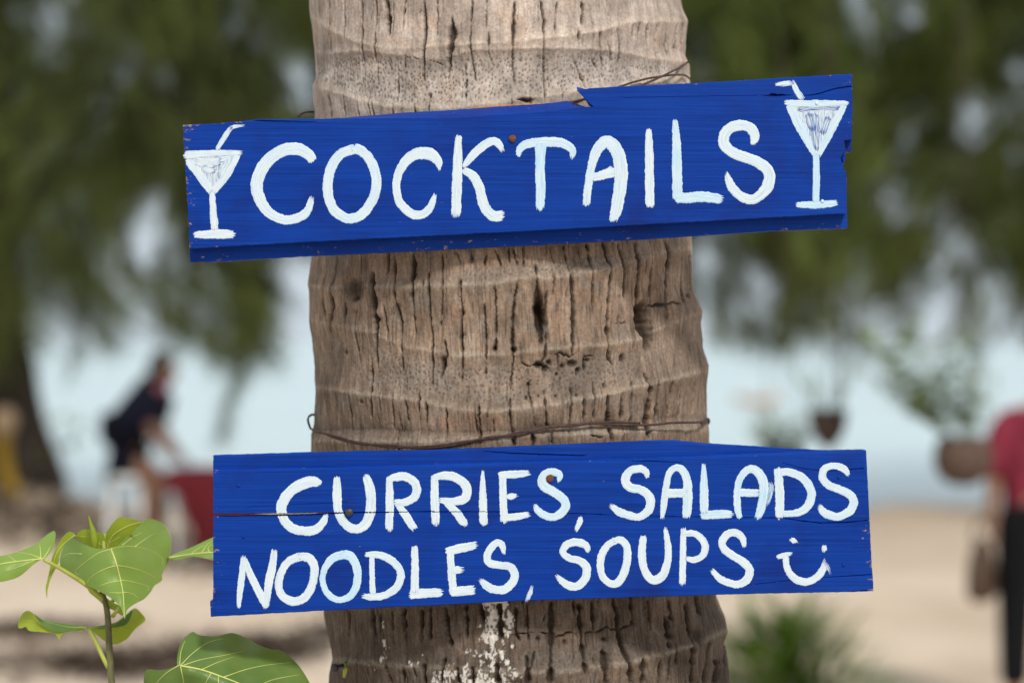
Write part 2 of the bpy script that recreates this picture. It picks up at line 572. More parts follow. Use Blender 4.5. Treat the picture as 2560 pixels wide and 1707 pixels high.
# cracks: polyline of x, y, width in px (in crop units for x, y)
cr1 = [[(150, 0), (152, 320)], [(230, 0), (240, 150), (245, 230)], [(335, 0), (345, 200), (355, 380)], [(422, 0), (424, 370)],
       [(482, 0, 9), (495, 110, 10), (500, 212, 5)], [(592, 0), (580, 180)], [(705, 0, 5), (712, 200, 6), (704, 340, 4), (704, 480, 3)],
       [(782, 0), (783, 210)], [(868, 100, 7), (874, 200, 11), (862, 320, 9), (855, 395, 4), (850, 470, 2.5)], [(990, 0), (980, 230), (985, 330), (1010, 480)],
       [(1075, 0), (1072, 170)], [(1088, 160), (1085, 300), (1110, 380)], [(1240, 0, 4), (1230, 180, 5), (1225, 330, 4), (1235, 500, 3)],
       [(1390, 0, 4), (1410, 125, 5), (1405, 240, 3), (1414, 430, 3.5)], [(1490, 0), (1475, 180)], [(1635, 0, 4), (1640, 60, 5), (1625, 150, 4)],
       [(1608, 170), (1612, 300)], [(1722, 180), (1740, 300), (1760, 400)], [(1690, 340), (1720, 400)], [(1835, 170), (1855, 260), (1852, 370)],
       [(1575, 320), (1625, 440), (1645, 520)], [(1965, 130), (1968, 230)], [(2015, 150), (2020, 340)], [(2065, 140), (2066, 350)], [(2130, 150), (2132, 330)],
       [(2180, 150), (2182, 300)], [(2215, 130), (2218, 330)], [(1925, 150), (1926, 215)], [(600, 320), (588, 400)], [(1780, 240), (1812, 360)],
       [(155, 555, 4), (157, 690, 4)], [(238, 560), (243, 690)], [(318, 575), (320, 690)], [(405, 600), (408, 690)], [(520, 615), (523, 690)],
       [(655, 620), (655, 690)], [(742, 545), (735, 660)], [(1220, 570), (1222, 640)], [(1330, 575, 6), (1335, 640, 6)], [(1515, 510), (1520, 620)],
       [(1410, 400), (1412, 620)], [(720, 350), (790, 370), (830, 392)], [(550, 400), (545, 600)], [(950, 380), (955, 600)]]
cr2 = [[(185, 130, 5), (175, 250, 7), (160, 330, 5), (172, 420, 6), (150, 560, 4)], [(120, 260), (118, 380, 5), (132, 480)], [(378, 220, 5), (385, 330, 8), (400, 450, 13), (408, 560, 7), (400, 660, 4), (405, 760, 3)],
       [(465, 100), (464, 230)], [(500, 130, 4), (505, 350, 4), (540, 500, 4), (545, 770, 3)], [(605, 110, 7), (608, 160, 7), (603, 350, 5), (620, 590, 3)],
       [(690, 220, 4), (695, 400, 4), (712, 600, 4), (708, 850, 3)], [(765, 100), (770, 300), (760, 520)], [(868, 260, 4), (880, 450, 6), (872, 560, 5), (880, 700, 5), (872, 820, 3)],
       [(1000, 400), (1012, 600, 3.5), (1008, 800)], [(1058, 300, 4), (1068, 450, 4), (1062, 660, 4)], [(1185, 260, 4), (1160, 430, 5), (1155, 600, 6), (1162, 700, 4), (1148, 830, 3), (1140, 1000, 4), (1152, 1110, 4)],
       [(1285, 180, 3), (1290, 290, 5), (1300, 400, 16), (1312, 480, 20), (1318, 560, 9), (1315, 620, 5)], [(1345, 330, 4), (1340, 420, 5), (1345, 540, 4), (1335, 690, 4), (1310, 730, 3)],
       [(1383, 235), (1380, 350)], [(1475, 230, 4), (1490, 380, 6), (1494, 500, 6), (1488, 690, 4)], [(1572, 60, 5), (1590, 200, 4), (1600, 450, 2.5)],
       [(1690, 160, 5), (1690, 350, 5), (1680, 560, 6), (1684, 690, 5), (1712, 740, 3), (1720, 840, 3)], [(1745, 60), (1775, 230, 4), (1776, 360)], [(1752, 350), (1742, 620)],
       [(1840, 60, 5), (1848, 250, 5), (1848, 440, 5)], [(1882, 150), (1880, 250)], [(1920, 130, 4), (1922, 400, 4)], [(2000, 50, 5), (2015, 120, 7), (2008, 300, 5), (2008, 480, 4)], [(2095, 130, 4), (2100, 400, 4)],
       [(2140, 130, 4), (2150, 330, 3)], [(255, 890), (262, 1110)], [(370, 700), (372, 830, 6), (370, 1030)], [(495, 890), (497, 1090)], [(520, 1100, 5), (523, 1210, 5)], [(570, 940), (580, 1050)], [(680, 940, 4), (688, 1080)],
       [(795, 980, 4), (790, 1130, 3)], [(968, 960, 4), (975, 1060, 5), (980, 1170, 5)], [(1245, 760), (1250, 900), (1285, 1090)], [(1328, 880, 4), (1350, 1090, 5)], [(1478, 860), (1482, 960, 4), (1470, 1150, 4)],
       [(1545, 880), (1556, 1060, 4)], [(1600, 820), (1610, 1050, 5)], [(1670, 900, 3), (1690, 1050, 7), (1704, 1165, 6)], [(1752, 880, 5), (1764, 1060, 5)], [(1810, 830), (1817, 1060, 4)], [(1880, 780, 3), (1905, 870, 7), (1903, 1060, 8), (1908, 1140, 9)],
       [(1952, 830, 5), (1955, 1070, 5)], [(2025, 830), (2018, 1060, 4)], [(2080, 880, 4), (2082, 1050, 4)], [(2150, 830), (2148, 1000)], [(780, 600), (795, 680, 5), (770, 740, 9), (755, 820, 3)],
       [(1770, 1060), (1768, 1160)], [(1160, 1100, 5), (1165, 1190, 6)], [(1270, 1110, 6), (1272, 1190, 6)], [(1375, 1110, 4), (1377, 1180, 5)], [(950, 980), (962, 1120)], [(1050, 1040), (1055, 1110)], [(300, 420), (290, 560), (310, 720)],
       [(235, 380, 5), (240, 500, 3)], [(440, 400), (470, 560)], [(640, 900), (640, 1000)], [(1410, 670, 4), (1412, 770, 4)], [(1550, 690), (1555, 780, 4)], [(1010, 120), (1000, 190)], [(1055, 90), (1100, 200)],
       [(1135, 80), (1140, 180)], [(1160, 90), (1185, 190)], [(1215, 80), (1218, 190)], [(1365, 70), (1385, 180)], [(1440, 70), (1470, 220)], [(1660, 40, 5), (1690, 180, 5)], [(1520, 70), (1540, 190)], [(925, 90), (930, 170)], [(845, 110), (870, 180)]]
cr3 = [[(240, 100), (238, 230)], [(363, 90, 6), (366, 130, 6), (380, 240, 3)], [(408, 110), (400, 220)], [(470, 100), (470, 200)], [(530, 80, 5), (540, 250, 3)], [(622, 90, 5), (628, 260, 3)], [(668, 80, 5), (672, 250, 4)],
       [(750, 80, 6), (765, 170, 7), (785, 290, 4)], [(865, 70, 5), (872, 240, 4)], [(940, 60, 4), (960, 160, 4)], [(1042, 60, 6), (1050, 130, 7), (1048, 250, 5)], [(1132, 80, 4), (1135, 230, 4), (1155, 270, 3)], [(1192, 60, 4), (1200, 300, 3)],
       [(1322, 50, 8), (1324, 160, 8), (1320, 300, 6), (1315, 485, 7)], [(1472, 60, 6), (1480, 170, 6), (1490, 300, 5), (1502, 440, 5)], [(1540, 40, 5), (1552, 200, 5)], [(1655, 30, 5), (1680, 130, 6), (1690, 240, 6), (1730, 380, 7), (1745, 485, 7)],
       [(1752, 20, 6), (1765, 170, 6)], [(1845, 40), (1860, 200)], [(640, 380, 6), (648, 485, 6)], [(750, 350, 4), (735, 485, 4)], [(818, 400, 6), (826, 485, 6)], [(900, 400, 6), (905, 485, 6)], [(1028, 380, 6), (1040, 485, 6)],
       [(1190, 340, 4), (1195, 485, 6)], [(1230, 320), (1215, 390), (1195, 430)], [(1600, 300, 6), (1612, 485, 7)], [(1805, 350, 7), (1812, 485, 8)], [(2065, 290, 6), (2075, 485, 7)], [(2198, 360, 10), (2200, 485, 12)], [(2110, 20, 8), (2125, 120, 6)],
       [(2150, 260, 4), (2140, 485, 5)], [(1985, 270, 6), (1990, 380, 4)], [(1440, 40), (1450, 130)], [(1960, 40, 5), (1975, 150, 6)], [(2050, 60, 4), (2055, 200, 9), (2065, 280, 5)], [(1940, 130, 9), (1955, 250, 8)], [(440, 380), (470, 485)],
       [(535, 400, 4), (535, 485, 4)], [(590, 400), (600, 470)], [(2240, 230, 4), (2235, 480, 4)], [(1900, 360), (1895, 480)], [(1950, 330), (1945, 485)]]
cr_all = []
for lst, C, wk in ((cr1, C1, 1.1), (cr2, C2, 1.2), (cr3, C3, 1.7)):
    for cpl in lst:
        q = conv([(p[0], p[1], (p[2] if len(p) == 3 else 3.2) * wk) for p in cpl], *C)
        cr_all.append(q)
for i in range(330):                                  # fine extra cracks over the whole stem
    x0 = rnd.uniform(800, 1800); y0 = rnd.uniform(-60, 1740); ln = rnd.uniform(20, 120)
    w = rnd.uniform(1.3, 2.6)
    cr_all.append([(x0, y0, w * 0.6), (x0 + rnd.uniform(-5, 5), y0 + ln * 0.5, w), (x0 + rnd.uniform(-8, 8), y0 + ln, w * 0.5)])
# cross cracks run sideways: x from..to
hcr = [conv([(1855, 420, 8), (1890, 405, 12), (1935, 410, 7), (1960, 402, 9), (2010, 405, 4), (2050, 388, 6), (2085, 402, 4)], *C2),
       conv([(1725, 508, 2.5), (1785, 506, 2.5)], *C2),
       conv([(1090, 235, 3), (1130, 222, 4), (1250, 212, 3), (1300, 222, 3), (1370, 238, 4), (1420, 210, 4), (1470, 222, 3), (1550, 215, 5), (1620, 190, 5), (1690, 205, 5), (1760, 165, 4)], *C3),
       conv([(350, 305, 1.2), (560, 325, 1.2), (700, 352, 2), (860, 344, 1.8), (1000, 300, 1.2), (1210, 322, 1), (1330, 300, 1)], *C1),
       conv([(1240, 592, 5), (1290, 585, 9), (1330, 600, 6)], *C1), conv([(1585, 1130, 4), (1620, 1133, 7), (1650, 1135, 3)], *C2),
       conv([(1360, 680, 3), (1410, 670, 4), (1480, 690, 4), (1510, 662, 3), (1560, 690, 4), (1640, 690, 3)], *C2),
       conv([(1205, 720, 3), (1250, 745, 5), (1300, 730, 8), (1350, 745, 5), (1380, 790, 3)], *C2)]
# pits: x, y, half width, half height, depth (px)
pits = [(1350, 792, 9, 30, 22), (1345, 770, 12, 14, 12), (1608, 800, 15, 36, 44), (1604, 774, 13, 12, 30), (1618, 842, 9, 24, 24),
        (888, 722, 30, 26, 9), (890, 745, 10, 8, 10), (1108, 903, 5, 9, 8), (1284, 874, 5, 5, 10), (1237, 872, 4, 4, 8), (1318, 252, 16, 6, 9),
        (1345, 912, 8, 6, 10), (1362, 922, 6, 5, 9), (1372, 906, 5, 5, 8), (1405, 915, 5, 4, 7), (1430, 908, 9, 6, 9), (1445, 925, 5, 5, 8), (1468, 900, 5, 4, 7),
        (1392, 935, 3, 3, 6), (1441, 933, 3, 3, 6), (1555, 895, 5, 7, 8), (1388, 990, 3, 3, 5), (1508, 964, 3, 4, 6), (1440, 988, 3, 3, 5), (1315, 995, 3, 4, 6), (1346, 990, 2.5, 3, 5), (1320, 960, 2.5, 3, 5),
        (1845, 1560, 6, 12, 8), (1740, 1590, 12, 22, 10), (1344, 1597, 4, 5, 6), (1412, 1605, 4, 5, 6), (1512, 1598, 5, 4, 7), (1671, 1612, 5, 6, 7),
        (905, 1004, 3, 3, 5), (862, 880, 3, 4, 6), (1375, 1680, 8, 8, 8), (1719, 740, 4, 4, 5)]

NC, NB = 800, 70
th = np.concatenate([np.linspace(-math.radians(118), math.radians(118), NC),
                     np.linspace(math.radians(118), math.radians(242), NB + 2)[1:-1]])
zrow_px = np.concatenate([np.linspace(-6200, -520, 34), np.linspace(-460, -120, 40), np.linspace(-110, 1815, 820), np.linspace(1825, 2200, 36), np.linspace(2240, 853.5 + CAMZ / PX + 40, 24)])
TH, ZP = np.meshgrid(th, zrow_px)
Ls, Rs = sm_edges(ZP)
cxp, rp = (Ls + Rs) / 2, (Rs - Ls) / 2
sn, cs = np.sin(TH), np.cos(TH)
# where the bare stem falls in the photograph
dep = DAX - rp * PX * cs
px = 1280 + ((cxp - 1280) * PX + rp * PX * sn) / (K * dep)
py = 853.5 + ((ZP - 853.5) * PX) / (K * dep)
front = cs > -0.35
uu = rp * TH

disp = np.zeros_like(px)
crest = np.zeros_like(px)
for pts, h, up, dn in rings:
    xs = [p[0] for p in pts]; ys = [p[1] for p in pts]
    yr = np.interp(px, xs, ys) + (vnoise(uu / 14, px * 0 + h, 5) - 0.5) * 5
    s = py - yr
    hh = h * 1.25 * (0.55 + 0.9 * vnoise(uu / 50, s / 200, 11))
    prof = np.where(s < 0, np.exp(-(np.abs(s) / up) ** 1.15), np.exp(-(s / dn) ** 1.1))
    disp += hh * prof
    if h > 0:
        crest = np.maximum(crest, np.exp(-((s + 3) / (5 + 4 * vnoise(uu / 30, s / 90, 4))) ** 2) * (h / 10))
w = np.clip(np.abs(sn), 0, 1) ** 6 * (cs > -0.2)
dl = np.interp(ZP, Ly, Lx) - np.interp(ZP, SLy, SLx)
dr = np.interp(ZP, Ry, Rx) - np.interp(ZP, SRy, SRx)
inside = (ZP > -20) & (ZP < 1730)
sil = np.where(sn < 0, -dl, dr) * inside
disp = (disp - 3.0) * (1 - w) + sil * w
disp += (fbm(uu / 90, py / 140, 21) - 0.5) * 9 + (fbm(uu / 16, py / 60, 23) - 0.5) * 4.5 + (fbm(uu / 5, py / 26, 29, 2) - 0.5) * 1.6

crack = np.zeros_like(px)
for q in cr_all:
    q = np.array(q)
    y0, y1 = q[0, 1], q[-1, 1]
    m = front & (py > y0 - 6) & (py < y1 + 6)
    r, c = np.nonzero(m)
    if len(r) == 0: continue
    yy = py[r, c]
    xl = np.interp(yy, q[:, 1], q[:, 0]) + (vnoise(yy / 9, yy * 0 + q[0, 0], 31) - 0.5) * 3.6 * vnoise(yy / 40, yy * 0 + q[0, 0], 37) + (vnoise(yy / 3.0, yy * 0 + q[0, 0], 33) - 0.5) * 2.6
    ww = np.interp(yy, q[:, 1], q[:, 2]) * (0.30 + 1.05 * vnoise(yy / 15, yy * 0 + q[0, 0], 35) ** 1.2)
    fo = np.maximum(cs[r, c], 0.3)
    ww = np.maximum(ww * (0.45 + 0.55 * fo), 0.8)
    tp = np.clip(np.minimum(yy - y0 + 4, y1 - yy + 4) / 12, 0, 1)
    v = np.exp(-((px[r, c] - xl) / (ww * 0.62)) ** 2) * tp * np.clip(ww / 3.0, 0.4, 1.0)
    crack[r, c] = np.maximum(crack[r, c], v * np.clip(0.5 + ww / 9, 0, 1.5))
for q in hcr:
    q = np.array(q)
    m = front & (px > q[0, 0] - 4) & (px < q[-1, 0] + 4) & (py > q[:, 1].min() - 20) & (py < q[:, 1].max() + 20)
    r, c = np.nonzero(m)
    xx = px[r, c]
    yl = np.interp(xx, q[:, 0], q[:, 1]) + (vnoise(xx / 6, xx * 0, 41) - 0.5) * 6
    ww = np.interp(xx, q[:, 0], q[:, 2])
    ww = ww * np.clip(1.9 * vnoise(xx / 18, xx * 0 + 3, 43) - 0.45, 0.05, 1)
    v = np.exp(-((py[r, c] - yl) / (ww * 0.62)) ** 2) * np.clip(ww / 2.5, 0.2, 1) * np.clip(np.minimum(xx - q[0, 0] + 3, q[-1, 0] - xx + 3) / 8, 0, 1)
    crack[r, c] = np.maximum(crack[r, c], v)
disp -= np.minimum(crack, 1.4) * 11
hole = np.zeros_like(px)
for (hx, hy, hw, hh, hd) in pits:
    if hw < 10: hw, hh, hd = hw * 1.3, hh * 1.3, hd * 1.4
    m = front & (np.abs(px - hx) < hw * 2.2) & (np.abs(py - hy) < hh * 2.2)
    r, c = np.nonzero(m)
    wob = 0.7 + 0.6 * vnoise(px[r, c] / 6, py[r, c] / 9, 47)
    v = np.exp(-(((px[r, c] - hx) / hw) ** 2 + ((py[r, c] - hy) / hh) ** 2) ** 1.5 * wob)
    disp[r, c] -= v * hd
    hole[r, c] = np.maximum(hole[r, c], v * min(1, hd / 14))


# pores: short dark dashes where the bark between two rings is bare
def band(y, a, b, soft=18):
    return np.clip((y - a) / soft, 0, 1) * np.clip((b - y) / soft, 0, 1)


def ringy(i):
    pts = rings[i][0]
    return np.interp(px, [p[0] for p in pts], [p[1] for p in pts])


zone = np.maximum.reduce([band(py, ringy(1) + 2, ringy(2) - 2), 0.9 * band(py, ringy(3) - 42, ringy(3) - 6, 10) * band(px, 1080, 1600, 90),
                          band(py, ringy(4) + 12, ringy(5) - 6, 26) * (0.25 + 0.75 * band(px, 880, 1640, 120)), 0.45 * band(py, ringy(6) + 4, ringy(7), 8),
                          0.8 * band(py, ringy(9) - 62, ringy(9) - 4, 14) * band(px, 1260, 1640, 70)])
zone *= front
gu, gv = (uu + 9 * (fbm(uu / 30, py / 30, 68, 2) - 0.5)) / 8.6, (py + 12 * (fbm(uu / 24, py / 30, 69, 2) - 0.5)) / 11.5
ci, cj = np.floor(gu), np.floor(gv + 0.5 * (np.floor(gu) % 2))
jx = _tab[ci.astype(int) & 255, cj.astype(int) & 255]; jy = _tab[(ci.astype(int) + 91) & 255, (cj.astype(int) + 57) & 255]
jo = _tab[(ci.astype(int) + 17) & 255, (cj.astype(int) + 171) & 255]
fx = (gu - ci - 0.5 - (jx - 0.5) * 0.8) * 8.6
fy = (gv + 0.5 * (ci % 2) - cj - 0.5 - (jy - 0.5) * 0.8) * 11.5
pore = np.exp(-((fx / 1.9) ** 2 + (fy / 3.6) ** 2)) * np.clip((jo - 0.05) * 2.2, 0.15, 1) * zone
disp -= pore * 3.4

# bark colour of every vertex (bleached ridges, dark fibre in cracks, paint drips, some painted shade)
def lerp3(y, keys):
    ys = [k[0] for k in keys]
    return np.stack([np.interp(y, ys, [k[1][i] for k in keys]) for i in range(3)], -1)


colr = lerp3(py, [(-400, (0.455, 0.378, 0.328)), (250, (0.455, 0.378, 0.328)), (400, (0.32, 0.258, 0.215)), (560, (0.240, 0.178, 0.136)), (800, (0.276, 0.204, 0.154)), (1100, (0.230, 0.168, 0.126)), (1480, (0.135, 0.103, 0.082)), (1720, (0.120, 0.092, 0.072))])  # tone by height, with part of the shade under the signs painted in
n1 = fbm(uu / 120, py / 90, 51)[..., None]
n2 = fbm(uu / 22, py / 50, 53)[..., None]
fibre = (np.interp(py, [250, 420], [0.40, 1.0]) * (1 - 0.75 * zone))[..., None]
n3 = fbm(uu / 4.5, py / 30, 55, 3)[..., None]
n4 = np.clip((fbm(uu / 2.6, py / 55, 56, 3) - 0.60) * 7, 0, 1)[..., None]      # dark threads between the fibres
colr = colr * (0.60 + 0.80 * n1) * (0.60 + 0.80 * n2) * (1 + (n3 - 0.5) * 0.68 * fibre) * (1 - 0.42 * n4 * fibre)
grey = np.array([0.34, 0.31, 0.28])
zz = (zone * 0.42)[..., None]
colr = colr * (1 - zz) + grey * (colr.mean(-1, keepdims=True) / 0.26) * zz
# ochre and reddish stains
st = np.clip((fbm(uu / 40, py / 45, 57) - 0.58) * 5, 0, 1)[..., None] * 0.25
colr = colr * (1 - st) + colr * np.array([1.10, 0.86, 0.66]) * st
# grey lichen patches
li = np.clip((fbm(uu / 34, py / 26, 61) - 0.60) * 6, 0, 1)[..., None] * 0.4
colr = colr * (1 - li) + np.array([0.40, 0.37, 0.33]) * (colr.mean(-1, keepdims=True) / 0.27) * li
cr_ = (np.clip(crest, 0, 1) * (0.25 + 0.75 * vnoise(uu / 7, py / 5, 63)) * 0.66)[..., None]
colr = colr * (1 - cr_) + np.array([0.54, 0.46, 0.37]) * (0.45 + 0.55 * colr.mean(-1, keepdims=True) / 0.3) * cr_
# uneven grey-black bands along some scars
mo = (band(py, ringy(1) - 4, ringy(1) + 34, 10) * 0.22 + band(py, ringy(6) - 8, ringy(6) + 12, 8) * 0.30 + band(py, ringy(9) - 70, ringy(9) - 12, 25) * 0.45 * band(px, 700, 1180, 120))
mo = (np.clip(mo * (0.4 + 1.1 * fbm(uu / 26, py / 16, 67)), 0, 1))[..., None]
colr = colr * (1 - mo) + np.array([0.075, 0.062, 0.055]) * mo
dk = np.clip(crack * 1.15, 0, 1)[..., None] * 0.88
colr = colr * (1 - dk) + np.array([0.038, 0.026, 0.019]) * dk
hk = np.clip(hole * 1.6, 0, 1)[..., None] * 0.88
colr = colr * (1 - hk) + np.array([0.040, 0.028, 0.020]) * hk
pk = (pore * 0.85)[..., None]
colr = colr * (1 - pk) + np.array([0.085, 0.066, 0.052]) * pk
# white paint drips under the lower sign
pn = fbm(uu / 13, py / 17, 71) * 0.55 + fbm(uu / 4.5, py / 8, 73, 2) * 0.45
wx = px + (fbm(uu / 22, py / 22, 75) - 0.5) * 44; wy = py + (fbm(uu / 22, py / 22, 77) - 0.5) * 44


def blot(x0, x1, y0, y1, amt):
    cxx, cyy, hx, hy = (x0 + x1) / 2, (y0 + y1) / 2, (x1 - x0) / 2, (y1 - y0) / 2
    e = np.maximum(np.abs(wx - cxx) / hx, np.abs(wy - cyy) / hy)
    return amt * np.clip(1.55 - 0.75 * e ** 1.5, 0, 1)


pm = np.maximum.reduce([blot(1206, 1272, 1470, 1598, 0.86), blot(1208, 1278, 1590, 1682, 0.66), blot(1086, 1292, 1672, 1780, 0.74), blot(1146, 1200, 1618, 1655, 0.56),
                        blot(948, 970, 1606, 1664, 0.66), blot(1032, 1050, 1634, 1672, 0.62), blot(956, 966, 1530, 1600, 0.50), blot(1090, 1290, 1655, 1700, 0.66)])
pmask = np.clip((pm + (pn - 0.5) * 1.5 - 0.68) * 7, 0, 1) * (crack < 0.3)
colr = colr * (1 - pmask[..., None]) + np.array([0.66, 0.64, 0.60]) * pmask[..., None]
disp += pmask * 0.7

palm = empty('palm_tree', (float((np.interp(4000, SLy, SLx) + np.interp(4000, SRy, SRx)) / 2 - 1280) * PX, DAX, 0.0),
             'ringed grey brown palm trunk carrying both blue signs', 'tree')
rr = (rp + disp) * PX
VX = (cxp - 1280) * PX + rr * sn
VY = DAX - rr * cs
VZ = CAMZ - (ZP - 853.5) * PX
nr, nc = TH.shape
idx = np.arange(nr * nc).reshape(nr, nc)
nxt = np.roll(idx, -1, axis=1)
F = np.stack([idx[1:], nxt[1:], nxt[:-1], idx[:-1]], -1).reshape(-1, 4)
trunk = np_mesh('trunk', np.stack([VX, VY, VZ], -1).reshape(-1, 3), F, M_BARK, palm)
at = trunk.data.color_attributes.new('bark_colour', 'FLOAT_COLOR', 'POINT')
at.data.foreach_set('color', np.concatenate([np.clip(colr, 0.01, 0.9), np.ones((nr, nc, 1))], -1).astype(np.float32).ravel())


def on_trunk(x, y, off=0.002):
    """point on the stem where photo pixel x, y meets it"""
    yy = y
    for _ in range(3):
        l, r = sm_edges(yy)
        c, rad = (l + r) / 2, (r - l) / 2
        xa = 1280 + (x - 1280)
        s = max(-1, min(1, (x - c) / rad / 1.0))
        co = math.sqrt(max(0, 1 - s * s))
        d = DAX - rad * PX * co - off
        xw = (x - 1280) * K * d
        s = max(-1, min(1, (xw / PX + 1280 - c) / rad))
        co = math.sqrt(max(0, 1 - s * s))
        d = DAX - rad * PX * co - off - 0.034 * abs(s) ** 5
        yy = 853.5 + (y - 853.5) * d / DAX
    return P(x, y, d)


# ------------------------------------------------------------------ sign boards
def resample(poly, step, jit=0.0, seed=1):
    r = random.Random(seed)
    out = []
    n = len(poly)
    for i in range(n):
        a, b = poly[i], poly[(i + 1) % n]
        L = math.hypot(b[0] - a[0], b[1] - a[1])
        k = max(1, int(L / step))
        for j in range(k):
            t = j / k
            x, y = a[0] + (b[0] - a[0]) * t, a[1] + (b[1] - a[1]) * t
            if j and jit:
                nxv, nyv = (b[1] - a[1]) / L, -(b[0] - a[0]) / L
                o = (r.random() - 0.5) * 2 * jit
                x += nxv * o; y += nyv * o
            out.append((x, y))
    return out


def inset(poly, d):
    n = len(poly)
    area = sum(poly[i][0] * poly[(i + 1) % n][1] - poly[(i + 1) % n][0] * poly[i][1] for i in range(n))
    sg = 1 if area > 0 else -1
    out = []
    for i in range(n):
        a, b, c = poly[i - 1], poly[i], poly[(i + 1) % n]
        v1 = Vector((b[0] - a[0], b[1] - a[1])).normalized(); v2 = Vector((c[0] - b[0], c[1] - b[1])).normalized()
        n1 = Vector((-v1.y, v1.x)) * sg; n2 = Vector((-v2.y, v2.x)) * sg
        m = (n1 + n2)
        if m.length < 1e-3: m = n1
        m.normalize()
        out.append((b[0] + m.x * d, b[1] + m.y * d))
    return out


def board(name, poly, d_front, thick, mat, parent, grooves=(), jit=0.5, seed=1, bevel=1.6, wear_fn=None, back_shift=None):
    """slab of wood: traced outline, worn edge, real thickness, V grooves where it has split"""
    outer = resample(poly, 9, jit, seed)
    inn = inset(outer, bevel) if not callable(bevel) else [inset(outer, bevel(*p))[k] for k, p in enumerate(outer)]
    pts = [Vector(p) for p in inn]
    edges = [(i, (i + 1) % len(inn)) for i in range(len(inn))]
    zd = [0.0] * len(pts)
    for g in grooves:                                 # g: list of (x, y, width, depth px)
        gp = catmull(g, 7)
        b0 = len(pts)
        for k, q in enumerate(gp):
            t = gp[min(k + 1, len(gp) - 1)] - gp[max(k - 1, 0)]
            nv = np.array([-t[1], t[0]]) / (np.hypot(t[0], t[1]) + 1e-9)
            jj = (rnd.random() - 0.5) * 1.0
            for o, dz in ((-0.5, 0), (0, 1), (0.5, 0)):
                pts.append(Vector((q[0] + nv[0] * (q[2] * o + jj), q[1] + nv[1] * (q[2] * o + jj))))
                zd.append(q[3] * dz)
        m = len(gp)
        for k in range(m - 1):
            for o in range(3): edges.append((b0 + k * 3 + o, b0 + (k + 1) * 3 + o))
    minx, maxx = min(p[0] for p in inn), max(p[0] for p in inn)
    miny, maxy = min(p[1] for p in inn), max(p[1] for p in inn)
    for gx_ in np.arange(minx + 9, maxx, 22):        # inner points so wear and relief have vertices
        for gy_ in np.arange(miny + 9, maxy, 22):
            pts.append(Vector((gx_ + rnd.uniform(-4, 4), gy_ + rnd.uniform(-4, 4)))); zd.append(0.0)
    vo, eo, fo, ov, oe, of = delaunay_2d_cdt(pts, edges, [], 1, 1e-4)
    V, Fc, wear = [], [], []
    for i, p in enumerate(vo):
        src = ov[i]
        z = max([zd[s] for s in src]) if src else 0.0
        V.append(P(p.x, p.y, d_front + z * K * d_front))
        wear.append(0.0 if wear_fn is None else wear_fn(p.x, p.y) + (0.4 if z > 0 else 0))
    key = {}
    for i, src in enumerate(ov):
        for s in src: key[s] = i
    Fc += [tuple(f) for f in fo]
    n = len(inn)
    b0 = len(V)
    for p in outer:
        V.append(P(p[0], p[1], d_front + (1.6 if not callable(bevel) else 1.15 * bevel(*p)) * K * d_front)); wear.append(0.16 if wear_fn is None else 0.12 + wear_fn(*p))
    sc = d_front
    for i, p in enumerate(outer):
        q = P(p[0], p[1], sc)
        if back_shift is not None:
            sx, sy = back_shift(p[0], p[1])
            q = P(p[0] + sx, p[1] + sy, sc)
        V.append(Vector((q.x, d_front + thick, q.z))); wear.append(0.1)
    sgn = 1 if sum(outer[i][0] * outer[(i + 1) % n][1] - outer[(i + 1) % n][0] * outer[i][1] for i in range(n)) > 0 else -1
    for i in range(n):
        j = (i + 1) % n
        a, b = key.get(i), key.get(j)
        if a is None or b is None: continue
        Fc.append((a, b, b0 + j, b0 + i))
        Fc.append((b0 + i, b0 + j, b0 + n + j, b0 + n + i))
    Fc.append(tuple(b0 + n + i for i in range(n)))
    o = mesh_obj(name, V, Fc, mat, parent, smooth=False)
    import bmesh
    bm = bmesh.new(); bm.from_mesh(o.data)
    bmesh.ops.recalc_face_normals(bm, faces=bm.faces)
    bm.to_mesh(o.data); bm.free()
    wa = o.data.attributes.new('wear', 'FLOAT', 'POINT')
    wa.data.foreach_set('value', np.array(wear, dtype=np.float32))
    return o


D_TOP, D_LOW = 1.9505, 1.940          # distance of the painted faces
cA, cB, cC = (440, 160, 3.015), (1000, 160, 3.015), (1560, 160, 3.015)
cD, cE, cF = (500, 1080, 3.267), (1060, 1080, 3.267), (1620, 1080, 3.267)

sign1 = empty('cocktails_sign', P(1290, 600, 1.95), 'blue wooden board painted COCKTAILS between two white glasses, upper sign on palm', 'sign')
sign2 = empty('menu_sign', P(1350, 1515, 1.95), 'blue wooden board painted CURRIES, SALADS NOODLES, SOUPS with smiley, lower sign on palm', 'sign')

top_poly = [(457, 313), (540, 309), (615, 303), (640, 299), (760, 298), (880, 297), (1000, 295), (1110, 296), (1180, 292), (1240, 287), (1330, 282), (1390, 276), (1440, 269), (1484, 267),
            (1466, 252), (1455, 240), (1443, 227), (1475, 221), (1650, 212), (1800, 205), (1960, 195), (2130, 185), (2131, 260), (2130, 350), (2111, 351), (2113, 378), (2115, 398), (2107, 412), (2110, 424), (2116, 432),
            (2117, 534), (1900, 546), (1560, 565), (1280, 580), (1000, 594), (700, 609), (474, 622), (468, 500), (462, 400)]


def wear1(x, y):
    e = 0.0
    if x < 510: e += 0.46 * (1 - (x - 457) / 55)
    if x < 640 and y < 322 - (x - 457) * 0.06: e += 0.30
    if y > 600 and x < 700: e += 0.15
    if x > 2085: e += 0.22 * (x - 2085) / 45
    if y < 215 and x > 1700: e += 0.2
    return e


